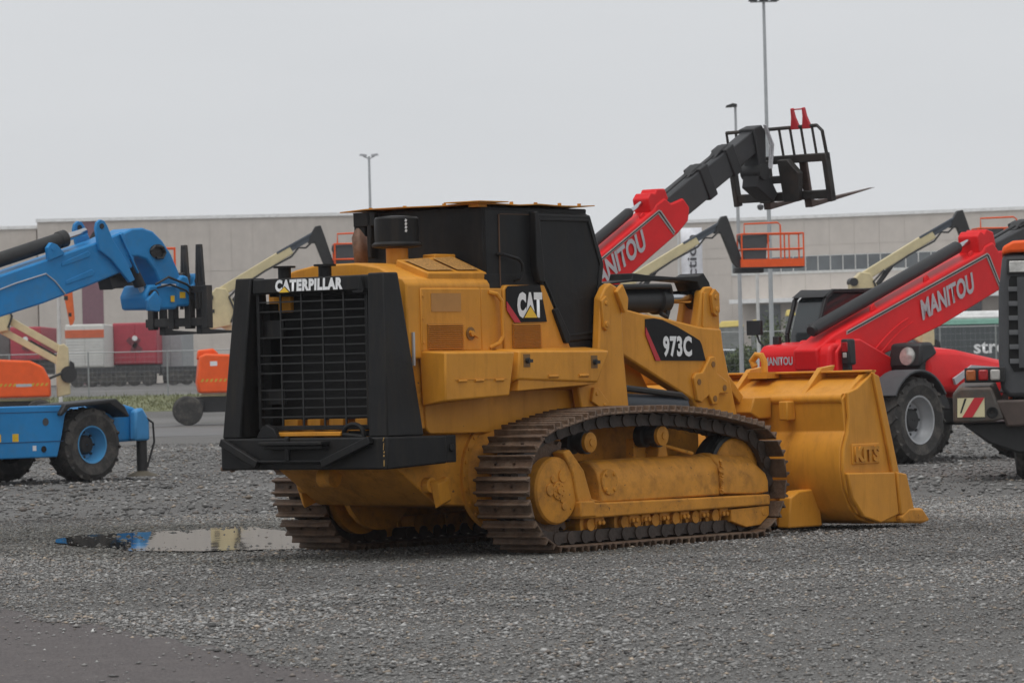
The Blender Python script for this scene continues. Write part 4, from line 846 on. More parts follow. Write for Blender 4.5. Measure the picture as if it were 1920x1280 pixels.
def car(label, px, d, m, seed):
    p = at(px, 700, d); root = empty('parked_car', (p.x, d, tz(d))); tag(root, label, 'car', 'cars parked behind the mesh fence')
    b = MB(); b.prism([(-2.1, .3), (2.1, .3), (2.15, .7), (1.3, .85), (.8, 1.4), (-.9, 1.45), (-1.7, .95), (-2.1, .9)], 'y', -.85, .85); o = b.build('body', m, root, .08)
    b = MB(); b.prism([(1.1, .9), (.72, 1.33), (-.82, 1.37), (-1.4, .95)], 'y', -.87, .87); b.build('window', GLASS, o)
    for x in (-1.3, 1.3): b = MB(); b.lathe([(.2, 0), (.32, .02), (.32, .2), (.2, .22)], (x, -.88, .32), (0, 1, 0), 16); b.build('wheel', TYRE, root)
car('pale grey car parked behind the fence, right of the bellcrank', 1370, 215, mat('car_pale', (.4, .43, .44), .3), 1)
car('dark grey car parked behind the fence, left of the red telehandler', 1432, 222, mat('car_dark', (.08, .085, .09), .3), 2)
# ================================================================== machines parked behind
def place(root, local, px, py, rz):
    g = gnd(px, py); root.rotation_euler = (0, 0, rz); root.location = g - Matrix.Rotation(rz, 3, 'Z') @ Vector((local[0], local[1], 0))
def tyre_wheel(par, x, y, r, w, rim, s, name='wheel', lugs=18, rr=.56, hubm=None):
    """wheel whose outer side faces s*y"""
    b = MB(); b.lathe([(r * rr, -w * .42), (r * .8, -w * .5), (r * .95, -w * .42), (r * .965, 0), (r * .95, w * .42), (r * .8, w * .5), (r * rr, w * .42)], (x, y, r), (0, s, 0), 40, False)
    for i in range(lugs):
        for q in (-1, 1):
            a = 2 * math.pi * (i + (.25 if q > 0 else -.25)) / lugs; a2 = a + .26 * (1)
            p = lambda a_, yy, k=.955: (x + r * k * math.cos(a_), y + yy, r + r * k * math.sin(a_))
            b.bar(p(a, q * w * .47, .93), p(a2, q * w * .02, .972), r * .075, r * .075, (math.cos(a), 0, math.sin(a)))
    ty = b.build('tyre', TYRE, par)
    b = MB(); b.lathe([(r * rr * 1.02, w * .40), (r * rr * 1.0, w * .44), (r * rr * .93, w * .43), (r * rr * .88, w * .2), (r * rr * .8, w * .12), (r * rr * .74, 0), (r * .2, -w * .05), (r * .02, -w * .05)], (x, y, r), (0, s, 0), 36, False); b.build('rim', rim, ty)
    b = MB(); b.lathe([(r * .26, -w * .05), (r * .26, w * .1), (r * .2, w * .16), (r * .02, w * .17)], (x, y, r), (0, s, 0), 20, False)
    for i in range(8): a = i * math.pi / 4; b.cyl((x + r * .33 * math.cos(a), y + s * (-w * .04), r + r * .33 * math.sin(a)), (x + r * .33 * math.cos(a), y + s * w * .05, r + r * .33 * math.sin(a)), r * .035, n=6)
    b.build('hub', hubm or DARK, ty)
    return ty
def boom_matrix(piv, el): return Matrix.Translation(piv) @ Matrix.Rotation(-el, 4, 'Y')

BOOMS = []
def red_telehandler(label, el, ext, carriage, slim=1.0):
    t = empty('telehandler'); tag(t, label, 'telehandler', 'red telehandlers')
    PL = mat('black_plastic', (.018, .018, .019), .55, var=.15)
    for x in (0, 2.95):
        for s in (-1, 1): tyre_wheel(t, x, s * .98, .675, .47, RIMG, s)
        b = MB(); b.cyl((x, -.8, .675), (x, .8, .675), .14, n=14); b.build('axle', DARK, t)
    b = MB(); b.prism([(-1.0, .6), (3.5, .6), (3.5, .95), (-1.0, 1.05)], 'y', -.5, .5); b.build('chassis', DARK, t, .02)
    # rear body
    b = MB(); b.prism([(-1.22, 1.0), (-1.28, 1.2), (-1.25, 1.78), (-1.15, 1.88), (-.55, 1.93), (-.2, 1.6), (-.3, .95)], 'y', -.42, .98); rb_ = b.build('rear_body', RED, t, .06, 3)
    b = MB(); b.prism([(-1.1, .85), (-1.12, 1.75), (-.9, 1.95), (-.5, 1.95), (.3, 1.65), (.75, 1.3), (.8, .85)], 'y', -.46, -.28); b.prism([(-1.1, .85), (-1.12, 1.75), (-.9, 1.95), (-.5, 1.95), (.3, 1.65), (.75, 1.3), (.8, .85)], 'y', .28, .42); b.build('boom_pillar', RED, rb_, .03)
    lettering('MANITOU', GREYP, rb_, (-1.262, .84, 1.57), (0, -1, 0), (-.03, 0, 1), .56, .13, bold=.03, off=.012)
    b = MB(); b.prism([(-1.31, 1.33), (-1.29, 1.62), (-1.255, 1.62), (-1.27, 1.33)], 'y', -.36, .96)
    b = MB(); b.cyl((-1.285, -.12, 1.62), (-1.26, -.12, 1.62), .075, n=16); b.build('fuel_cap', GREYP, rb_)
    b = MB(); b.add([(-1.29, -.18, 1.22), (-1.29, -.40, 1.22), (-1.282, -.36, 1.5), (-1.282, -.26, 1.5)], [(0, 1, 2, 3)]); b.build('warning_sticker', mat('pale_sticker', (.45, .5, .48), .5, var=.4, scale=20), rb_)
    b = MB(); b.box(-1.0, -.9, -.6, -.46, 1.1, 1.9); b.prism([(-1.06, 1.55), (-1.08, 1.95), (-.9, 1.95), (-.88, 1.55)], 'y', -.66, -.5); b.build('lamp_bracket', PL, t, .03)
    b = MB(); b.box(-1.095, -1.07, -.64, -.53, 1.75, 1.9); b.build('tail_light', mat('red_lens', (.34, .01, .012), .25), t, .01)
    b = MB(); b.box(-1.095, -1.07, -.62, -.55, 1.66, 1.74); b.build('tail_light', mat('clear_lens', (.42, .4, .37), .25), t, .01)
    # engine hood on the right
    b = MB(); A = [(.42, -.40, 1.0), (.42, -1.02, 1.1), (.45, -1.05, 1.5), (.42, -.98, 1.76), (.42, -.40, 1.86)]
    B2_ = [(1.3, -.40, 1.0), (1.3, -1.06, 1.1), (1.3, -1.1, 1.5), (1.3, -1.0, 1.74), (1.3, -.40, 1.82)]
    C2 = [(2.75, -.40, .95), (2.75, -1.08, .95), (2.8, -1.1, 1.35), (2.7, -1.0, 1.54), (2.7, -.40, 1.6)]
    b.add(A + B2_ + C2, [tuple(range(5)), tuple(range(10, 15))] + [(k * 5 + i, k * 5 + (i + 1) % 5, k * 5 + 5 + (i + 1) % 5, k * 5 + 5 + i) for k in (0, 1) for i in range(5)]); hd = b.build('engine_hood', RED, t, .08, 3)
    b = MB(); b.prism([(1.0, 1.30), (1.5, 1.5), (2.2, 1.46), (2.2, 1.40), (1.55, 1.43), (1.05, 1.2)], 'y', -1.13, -1.09); b.build('grey_flash', GREYP, hd)
    lettering('MANITOU', GREYP, hd, (1.62, -1.125, 1.3), (1, 0, -.03), (0, 0, 1), .55, .08, bold=.02, off=.01)
    b = MB(); b.prism([(.28, .9), (.28, 1.72), (.5, 1.78), (.62, 1.4), (1.0, 1.0), (1.1, .8)], 'y', -.42, -1.0); b.build('wheel_housing', PL, t, .03)
    b = MB(); b.prism([(.22, 1.48), (.26, 1.86), (.55, 1.88), (.7, 1.7)], 'y', -1.06, -.45); pod = b.build('lamp_pod', PL, t, .05)
    b = MB(); b.lathe([(.15, 0), (.14, .03), (.02, .05)], (.25, -.80, 1.66), (-1, 0, .12), 20); b.build('headlight', mat('lamp_lens', (.5, .49, .46), .12, var=.3, scale=8, metal=.4), pod)
    for s in (-1, 1):
        for x0 in (0, 2.95):
            b = MB(); pts = arc(x0, .675, .74, 30, 150, 12) + arc(x0, .675, .78, 150, 30, 12); b.prism(pts, 'y', s * .72, s * 1.22); b.build('mudguard', GREYC, t, .01)
    # cab on the left
    b = MB(); b.prism([(-.3, 1.0), (-.3, 1.35), (1.75, 1.35), (1.75, .6), (.75, .55), (.7, 1.0)], 'y', .44, 1.05); b.build('cab_base', RED, t, .04)
    cp = [(-.35, 1.35), (-.43, 2.05), (-.2, 2.6), (-.02, 2.72), (1.2, 2.72), (1.4, 2.6), (1.75, 1.6), (1.72, 1.35)]
    b = MB(); b.prism([(x * .985 + .015, z - .02) for x, z in cp], 'y', .47, 1.0); b.build('cab_glass', GLASS, t, .03)
    b = MB()
    for s in (.44, 1.04):
        for i in range(len(cp)): p, q = cp[i], cp[(i + 1) % len(cp)]; b.bar((p[0], s, p[1]), (q[0], s, q[1]), .06, .06, (0, 1, 0))
    b.bar((.6, 1.04, 1.35), (.6, 1.04, 2.72), .05, .05); b.build('cab_frame', PL, t, .01)
    b = MB(); b.prism([(-.28, 2.62), (-.05, 2.74), (1.2, 2.77), (1.45, 2.66), (1.2, 2.69), (-.05, 2.68)], 'y', .42, 1.06); b.build('cab_roof', PL, t, .01)
    b = MB(); b.tube([(-.9, .95, 1.7), (-1.0, 1.15, 1.95), (-1.0, 1.2, 2.1)], .02, 6); b.box(-1.05, -.98, 1.08, 1.36, 2.05, 2.28); b.build('mirror', PL, t, .02)
    b = MB(); b.box(-.98, -.9, .78, .9, 1.8, 2.02); b.build('tail_light', PL, t, .01)
    # boom
    M = boom_matrix((-.85 if slim < .8 else -1.08, 0, 1.66), el) @ Matrix.Diagonal((1, slim * 1.08 if slim < .8 else 1, slim, 1)); BOOMS.append(M)
    b = MB(M); b.prism([(-.25, -.12), (-.2, .22), (.3, .30), (4.55, .34), (4.62, .40), (4.85, .40), (4.95, .20), (5.25, .12), (5.32, -.15), (5.18, -.38), (4.85, -.45), (3.0, -.50), (1.4, -.44), (.9, -.3), (.2, -.3)], 'y', -.23, .23); bo = b.build('boom', RED, t, .03)
    b = MB(M); b.prism([(.6, .20), (.62, .255), (4.62, .275), (4.66, .225), (4.80, -.36), (4.74, -.40), (4.57, .215)], 'y', -.245, -.228); tr = b.build('trim_strip', mat('trim_grey', (.36, .35, .33), .5), bo)
    b = MB(M); b.prism([(.62, .218), (.63, .238), (4.60, .255), (4.63, .22), (4.77, -.37), (4.755, -.375), (4.595, .235)], 'y', -.2485, -.2445); b.build('trim_line', BLACKP, tr)
    R3 = M.to_3x3(); o_ = M @ Vector((2.55, -.245, -.24))
    lettering('MANITOU', GREYP, bo, o_, R3 @ Vector((1, 0, 0)), R3 @ Vector((.12, 0, 1)), 1.5, .33, bold=.035, off=.006)
    b = MB(M); b.tube([(1.0 + 1.2 * i / 10, -.235, -.36 + .28 * math.sin(math.pi * .5 * i / 10)) for i in range(11)], .018, 6); b.tube([(1.3 + 1.0 * i / 10, -.235, -.40 + .22 * math.sin(math.pi * .5 * i / 10)) for i in range(11)], .014, 6); b.build('pressed_rib', RED, bo)
    b = MB(M); b.lathe([(.08, 0), (.11, .04), (.11, 4.1), (.08, 4.15)], (.05, 0, .46), (1, 0, .02), 20); cy = b.build('boom_cylinder', PL, bo)
    b = MB(M); b.cyl((4.15, 0, .53), (4.9, 0, .54), .05, n=14); b.build('cylinder_rod', CHROME, cy)
    for x in (1.5, 3.0, 4.3): b = MB(M); b.prism([(x - .09, .3), (x - .05, .40), (x + .04, .42), (x + .09, .3)], 'y', -.16, -.12); b.build('lug', RED, bo, .01)
    b = MB(M); b.prism([(4.45, .3), (4.5, .62), (4.62, .68), (4.7, .6), (4.78, .66), (4.95, .55), (4.95, .3)], 'y', -.2, .2); b.build('cylinder_mount', RED, bo, .02)
    BM = mat('black_boom_paint', (.022, .022, .024), .42, var=.3, scale=2, dirt=(.06, .055, .05), amt=.5, streak=False)
    x = 5.2; hh = .64
    for k, e in enumerate(ext):
        zc = .02 + .0 * k; b = MB(M); b.box(x - .3, x + e, -.19 + .02 * k, .19 - .02 * k, zc - hh / 2, zc + hh / 2); sg = b.build('boom_section', BM, bo, .02)
        if k < len(ext) - 1:
            b = MB(M); b.box(x + e - .16, x + e + .06, -.22 + .02 * k, .22 - .02 * k, zc - hh / 2 - .05, zc + hh / 2 + .05); b.prism([(x + e - .4, zc + hh / 2), (x + e - .2, zc + hh / 2 + .08), (x + e + .05, zc + hh / 2 + .07), (x + e + .05, zc + hh / 2)], 'y', -.1, .1); b.build('collar', PL, sg, .02)
            b = MB(M); b.tube([(x - .3, -.1, zc + hh / 2 + .06), (x + e - .4, -.1, zc + hh / 2 + .08)], .025, 6); b.build('hose', PL, sg)
        x += e; hh -= .085
    if carriage:
        hd = M @ Vector((x, 0, 0))
        b = MB(); b.prism([(hd.x - .25, hd.z + .13), (hd.x - .04, hd.z + .2), (hd.x + .06, hd.z + .08), (hd.x + .05, hd.z - .5), (hd.x + .34, hd.z - .9), (hd.x + .2, hd.z - 1.02), (hd.x - .2, hd.z - .8), (hd.x - .12, hd.z - .4)], 'y', -.16, .16); bh = b.build('boom_head', PL, t, .02)
        b = MB(); b.tube([(hd.x, -.17, hd.z + .2), (hd.x + .12, -.2, hd.z - .1), (hd.x + .08, -.19, hd.z - .5)], .02, 6); b.tube([(hd.x, -.2, hd.z + .2), (hd.x + .15, -.23, hd.z - .12), (hd.x + .1, -.22, hd.z - .5)], .02, 6); b.build('hose', GREYP, bh)
        b = MB(); b.cyl((hd.x - .05, -.2, hd.z - .55), (hd.x - .05, .2, hd.z - .55), .13, n=14); b.cyl((hd.x + .1, 0, hd.z - .4), (hd.x + .3, 0, hd.z - .75), .07, n=12); b.build('tilt_cylinder', DARK, bh)
        cx = hd.x + .66; zb = hd.z - 1.0; zm = hd.z - .32; zt_ = hd.z + .16; yw = 1.0; MC = Matrix.Translation((cx, 0, zb)) @ Matrix.Rotation(R(-11), 4, 'Y') @ Matrix.Translation((-cx, 0, -zb))
        CARR = mat('worn_black_carriage', (.025, .023, .021), .6, var=.4, scale=4, dirt=(.09, .06, .04), amt=.5)
        b = MB(MC); b.box(cx, cx + .08, -yw, yw, zb, zb + .14); b.box(cx, cx + .08, -yw, yw, zm - .08, zm + .05); b.box(cx - .03, cx + .1, -yw, -yw + .09, zb - .05, zm + .05); b.box(cx - .03, cx + .1, yw - .09, yw, zb - .05, zm + .05)
        b.prism([(-.42, zb), (-.12, zb), (-.1, zm), (-.3, zm), (-.5, zb + .45)], 'x', cx - .14, cx - .02); b.prism([(.14, zb), (.36, zb), (.42, zm), (.1, zm)], 'x', cx - .14, cx - .02); b.box(cx - .1, cx - .02, -.4, .4, zb + .3, zb + .42); b.prism([(.3, zm - .3), (.78, zm - .1), (.78, zm + .05), (.3, zm + .05)], 'x', cx - .05, cx + .02); cr2 = b.build('fork_carriage', CARR, t, .012)
        b = MB(MC); b.tube([(cx + .04, yw - .02, zm), (cx + .02, yw - .03, zt_), (cx + .02, -yw + .12, zt_ + .02), (cx + .02, -yw + .03, zt_ - .07), (cx + .04, -yw + .02, zm)], .03, 8); b.build('load_guard_frame', CARR, cr2)
        for i in range(1, 9): y = -yw + 2 * yw * i / 9; b = MB(MC); b.bar((cx + .04, y, zm), (cx + .02, y, zt_), .03, .03); b.build('guard_bar', CARR, cr2)
        b = MB(MC); b.prism([(.78, zm), (.20, zm), (.36, zm + .2), (.62, zt_ + .05)], 'x', cx - .04, cx); b.build('corner_plate', CARR, cr2)
        FK = mat('worn_fork_steel', (.09, .06, .05), .55, metal=.3, var=.3, scale=5)
        for y in (-.42, .42):
            b = MB(MC); b.prism([(cx + .1, zm), (cx + .16, zm), (cx + .17, zb - .02), (cx + .3, zb - .06), (cx + 1.85, zb - .12), (cx + .3, zb - .14), (cx + .1, zb - .14)], 'y', y - .07, y + .07); b.build('fork', FK, cr2, .008)
        for y in (-.45, -.68): b = MB(MC); b.prism([(y - .09, zt_ - .02), (y + .09, zt_ - .02), (y + .045, zt_ + .18), (y + .035, zt_ + .32), (y - .0, zt_ + .32), (y - .02, zt_ + .18)], 'x', cx - .01, cx + .05); b.build('red_hook', REDP, cr2, .008)
        b = MB(MC); b.cyl((cx, -.68, zt_ + .3), (cx, -.45, zt_ + .3), .012, n=6); b.build('hook_pin', REDP, cr2)
    return t
TH = R(48)
t2 = red_telehandler('red telehandler with raised boom and grey rimmed wheel, standing behind the bucket', R(17.7), (.9, .8, .8), False, .93); place(t2, (0, -.98), 1707, 869, TH)
t1 = red_telehandler('red telehandler behind the loader cab, black boom raised with empty pallet forks', R(28.0), (.80, .75, .80), True, .74)
t1.rotation_euler = (0, 0, TH)
_p = Matrix.Rotation(TH, 3, 'Z') @ (BOOMS[-1] @ Vector((5.1, 0, 0)))          # end of the red boom section
_dr = cF + cR * ((1258 - 960) / FPX) - cU * ((390 - 640) / FPX); _q = CAM + _dr * ((_p.z - CAMH) / _dr.z)
t1.location = (_q.x - _p.x, _q.y - _p.y, 0); print('T1', t1.location)

# ---- blue telehandler
t = empty('telehandler'); tag(t, 'blue telehandler with a gooseneck boom and black forks at the left edge', 'telehandler')
BP = mat('black_plastic', (.018, .018, .019), .55, var=.15)
for x in (0, -3.1):
    for s in (-1, 1): tyre_wheel(t, x, s * 1.0, .59, .5, RIMB, s, lugs=16, rr=.5, hubm=BLUE if s > 0 else None)
    b = MB(); b.cyl((x, -.8, .59), (x, .8, .59), .14, n=14); b.build('axle', DARK, t)
b = MB(); b.prism([(-3.6, .75), (.9, .75), (.9, 1.0), (-3.6, 1.0)], 'y', -.6, .6); b.build('chassis', BLUE, t, .02)
b = MB(); b.prism([(-2.45, .42), (-.72, .42), (-.62, .75), (-.55, 1.05), (-.45, 1.22), (-2.45, 1.22)], 'y', -1.22, -.6); bxp = b.build('tank_box', BLUE, t, .02)
b = MB(); b.box(-2.4, -.6, -1.225, -1.219, .66, .672); b.box(-2.4, -.52, -1.225, -1.219, 1.12, 1.13); b.build('panel_seam', mat('dark_blue_seam', (.01, .05, .13), .6), bxp)
b = MB(); b.lathe([(.06, 0), (.06, .006)], (-.95, -1.22, .97), (0, -1, 0), 16); b.build('side_reflector', GREYC, bxp)
b = MB(); b.box(-1.62, -1.5, -1.224, -1.219, .68, .80); b.build('warning_sticker', YELP, bxp); b = MB(); b.box(-1.95, -1.85, -1.224, -1.219, .68, .8); b.build('warning_sticker', YELP, bxp)
b = MB(); b.box(-1.22, -1.15, -1.224, -1.219, .53, .61); b.build('white_sticker', WHITE, bxp); b = MB(); b.cyl((-1.0, -1.21, .55), (-1.0, -1.23, .55), .05, n=14); b.build('drain_hole', HOLE, bxp)
b = MB(); b.prism([(-.72, 1.08), (-.6, 1.24), (.45, 1.30), (.62, 1.18), (.72, 1.02), (.68, 1.0), (.5, 1.12), (.3, 1.22), (-.5, 1.18), (-.68, 1.05)], 'y', -1.3, -.62); b.build('mudguard', BP, t, .02)
b = MB(); b.prism([(.45, .6), (.55, 1.1), (.85, 1.22), (1.15, 1.15), (1.3, .95), (1.3, .62)], 'y', -.95, .95); fb = b.build('front_beam', BLUE, t, .05, 3)
b = MB(); b.prism([(.98, .62), (1.0, 1.1), (1.16, 1.15), (1.30, .95), (1.30, .62)], 'y', -1.12, -.97); b.build('stabiliser_cap', mat('light_blue_paint', (.05, .25, .52), .4), fb, .04)
b = MB(); b.cyl((1.2, -1.02, .62), (1.2, -1.02, .12), .085, n=14); b.cyl((1.2, -1.02, .15), (1.2, -1.02, .1), .06, n=12); st_ = b.build('stabiliser_leg', DARK, t)
b = MB(); b.lathe([(.26, 0), (.24, .02), (.06, .09)], (1.2, -1.02, .06), (0, 0, 1), 20); b.build('foot_plate', mat('muddy_steel', (.1, .085, .06), .7, var=.3), st_)
b = MB(); b.tube([(1.2, -1.1, 1.0), (1.36, -1.12, .9), (1.38, -1.12, .6), (1.3, -1.1, .35), (1.24, -1.1, .2)], .018, 6); b.build('hose', DARK, st_)
b = MB(); b.prism([(-3.4, 1.0), (-3.4, 2.3), (-2.8, 2.5), (-2.2, 1.6), (-2.0, 1.0)], 'y', -.35, .35); b.build('boom_pillar', BLUE, t, .03)
b = MB(); b.prism([(-2.3, 1.0), (-2.4, 2.5), (-2.2, 2.72), (-1.2, 2.72), (-.8, 1.9), (-.75, 1.0)], 'y', .42, 1.12); b.build('cab_glass', GLASS, t, .04)
b = MB()
for y in (.42, 1.12):
    for p_, q_ in (((-2.3, 1.0), (-2.4, 2.5)), ((-2.4, 2.5), (-2.2, 2.72)), ((-2.2, 2.72), (-1.2, 2.72)), ((-1.2, 2.72), (-.8, 1.9)), ((-.8, 1.9), (-.75, 1.0)), ((-2.3, 1.4), (-.78, 1.4))): b.bar((p_[0], y, p_[1]), (q_[0], y, q_[1]), .07, .07, (0, 1, 0))
b.build('cab_frame', BP, t, .01)
b = MB(); b.prism([(-2.3, .6), (-2.3, 1.38), (-.78, 1.38), (-.78, .6)], 'y', .44, 1.18); b.build('cab_base', BLUE, t, .03)
b = MB(); b.prism([(-3.9, .7), (-3.95, 1.5), (-3.7, 1.7), (-3.2, 1.7), (-3.2, .7)], 'y', -.95, .95); b.build('counterweight', BLUE, t, .05)
E0 = R(14.5); M = Matrix.Translation((1.15, -.05, 3.50)) @ Matrix.Rotation(-E0, 4, 'Y')
b = MB(M); b.prism([(-4.2, -.28), (-4.2, .30), (.1, .33), (.48, .36), (.7, .3), (.62, -.25), (-.35, -.30), (-1.4, -.33)], 'y', -.24, .24); bo = b.build('boom', BLUE, t, .03)
for y_ in (-.30, .24):
    b = MB(M); b.prism([(-.1, .2), (-.08, .56), (-.03, .64), (.05, .67), (.13, .63), (.17, .54), (.22, .3), (.40, -.1), (.50, -.44), (.38, -.46), (.1, .0)], 'y', y_, y_ + .06); lg = b.build('collar_plate', BLUE, bo, .012)
    b = MB(M); b.cyl((.045, y_ - .012, .56), (.045, y_ + .072, .56), .045, n=14); b.build('pin', DARK, lg)
b = MB(M); b.bar((.42, -.262, .34), (.62, -.262, -.36), .03, .05, (0, 1, 0)); b.build('boom_rib', BLUE, bo, .008)
b = MB(M); b.box(.1, .55, -.16, .16, -.5, -.3); b.build('wear_pad_housing', DARK, bo, .02)
b = MB(M); b.prism([(-1.15, .30), (-1.12, .50), (-1.02, .56), (-.92, .50), (-.8, .32)], 'y', -.28, -.2); b.cyl((-1.02, -.28, .46), (-1.02, -.29, .46), .04, n=12); b.build('lug', BLUE, bo, .01)
b = MB(M); b.lathe([(.09, 0), (.12, .03), (.12, 3.4), (.14, 3.42), (.14, 3.55), (.06, 3.57)], (-4.1, -.05, .52), (1, 0, 0), 20); cy = b.build('boom_cylinder', DARK, bo)
b = MB(M); b.cyl((-.55, -.05, .52), (-.1, -.05, .52), .06, n=14); b.build('cylinder_rod', CHROME, cy)
b = MB(M); b.tube([(-4.2, -.25, .02), (-1.9, -.25, .12), (-1.25, -.25, .11), (-1.1, -.25, -.05), (-.95, -.25, -.30)], .012, 6); b.tube([(-4.2, -.26, -.22), (-3.0, -.26, -.2), (-2.7, -.26, -.24), (-2.62, -.26, -.31)], .03, 6); b.tube([(-4.2, -.26, -.28), (-3.0, -.26, -.26), (-2.8, -.26, -.3), (-2.72, -.26, -.33)], .025, 6); b.build('hydraulic_line', GREYP, bo)
for zz in (.14, -.16): b = MB(M); b.prism([(-.9, zz), (-.88, zz + .06), (-.3, zz + .1), (-.26, zz + .05), (-.3, zz)], 'y', -.252, -.238); b.build('stiffener', BLUE, bo, .008)
MG = Matrix.Translation((.50, 0, 4.0)) @ Matrix.Diagonal((1, 1, .68, 1)) @ Matrix.Translation((0, 0, -3.78)); MH = Matrix.Translation((.50, 0, .82)); MF = Matrix.Translation((.2, 0, 1.12))
# gooseneck
gn = [(.95, 3.62), (1.15, 3.74), (1.38, 3.76), (1.6, 3.68), (1.8, 3.46), (1.98, 3.15), (2.14, 2.72), (2.26, 2.2), (2.22, 1.9), (1.82, 1.9), (1.78, 2.3), (1.62, 2.75), (1.45, 3.0), (1.25, 3.08), (1.0, 3.05)]
b = MB(MG); b.prism([(x + .1, z + .08) for x, z in gn], 'y', -.3, .2); go = b.build('gooseneck', BLUE, t, .03)
b = MB(MG); b.lathe([(.17, 0), (.17, .02)], (1.78, -.3, 3.28), (0, -1, 0), 18); b.tube([(1.62, -.33, 3.3), (1.7, -.34, 3.4), (1.85, -.34, 3.38), (1.92, -.33, 3.25), (1.85, -.34, 3.12), (1.72, -.34, 3.12)], .03, 6); b.build('hose_reel', DARK, go)
b = MB(MG); b.cyl((1.22, -.2, 3.1), (1.48, -.2, 2.45), .1, n=14); cyo = b.build('tilt_cylinder', DARK, go)
b = MB(MG); b.cyl((1.48, -.2, 2.45), (1.66, -.2, 2.0), .05, n=12); b.build('cylinder_rod', GREYP, cyo)
b = MB(MH); b.prism([(1.5, 1.9), (1.46, 2.12), (1.56, 2.3), (1.9, 2.3), (2.15, 2.3), (2.2, 2.0), (2.15, 1.9)], 'y', -.33, .3); hd = b.build('boom_head', BLUE, t, .04)
b = MB(MH); b.prism([(2.15, 1.95), (2.16, 2.36), (2.26, 2.46), (2.4, 2.44), (2.44, 2.3), (2.52, 2.28), (2.58, 2.46), (2.68, 2.5), (2.78, 2.4), (2.8, 2.02), (2.7, 1.95)], 'y', -.35, .25); b.build('quick_coupler', BLUE, hd, .04)
b = MB(MH); b.box(2.2, 2.32, -.356, -.349, 2.08, 2.18); b.build('warning_sticker', YELP, hd); b = MB(MH); b.box(2.0, 2.08, -.356, -.349, 2.02, 2.12); b.build('warning_sticker', YELP, hd)
b = MB(MH); b.box(1.8, 2.12, -.356, -.349, 2.27, 2.31); b.build('white_sticker', WHITE, hd)
CARR = MATS['worn_black_carriage']
for x, z, r_ in ((1.62, 2.12, .1), (2.6, 2.36, .07)): b = MB(MH); b.cyl((x, -.35, z), (x, -.38, z), r_, n=16); b.build('pin_cap', DARK, hd)
b = MB(MH); b.prism([(2.28, 2.4), (2.34, 2.5), (2.5, 2.5), (2.52, 2.42)], 'y', -.28, .1); b.build('clamp_block', DARK, hd, .01)
b = MB(MH); b.tube([(1.66, -.37, 2.3), (1.9, -.42, 2.42), (2.3, -.42, 2.3), (2.62, -.4, 2.1), (2.7, -.38, 1.9)], .02, 6); b.tube([(1.7, -.37, 2.25), (1.95, -.4, 2.3), (2.3, -.4, 2.2), (2.55, -.4, 1.95)], .016, 6); b.build('hose', DARK, hd)
b = MB(MH); b.prism([(1.46, 1.88), (1.44, 2.05), (1.62, 2.2), (1.75, 2.05), (1.7, 1.86)], 'y', -.42, -.34); b.build('pivot_plate', BLUE, hd, .015)
cx = 2.72; b = MB(MF); b.box(cx, cx + .08, -.75, .75, 1.32, 1.46); b.box(cx, cx + .08, -.75, .75, 1.86, 1.98)
for y in (-.72, -.3, .1, .6): b.box(cx - .02, cx + .1, y - .07, y + .07, 1.28, 1.98)
cr2 = b.build('fork_carriage', CARR, t, .012)
for y, wd_ in ((-.58, .2), (-.22, .2)):
    for dy in (-1, 0, 1):
        b = MB(MF); b.bar((cx + .03, y + dy * wd_ * .5, 1.6), (cx + .02, y + dy * wd_ * .2, 2.62), .045, .05); b.build('guard_slat', CARR, cr2, .006)
    b = MB(MF); b.bar((cx + .03, y - wd_ * .48, 1.98), (cx + .03, y + wd_ * .48, 1.98), .05, .09); b.build('guard_cross', CARR, cr2, .006)
    b = MB(MF); b.bar((cx + .02, y - wd_ * .28, 2.62), (cx + .02, y + wd_ * .28, 2.62), .06, .06); b.build('guard_cap', CARR, cr2, .01)
for y in (-.45, .45):
    b = MB(MF); b.prism([(cx + .1, 1.9), (cx + .16, 1.9), (cx + .17, 1.32), (cx + .3, 1.27), (cx + 1.25, 1.22), (cx + .3, 1.19), (cx + .1, 1.19)], 'y', y - .07, y + .07); b.build('fork', DARK, cr2, .008)
place(t, (0, -1.0), 158, 904, R(47))

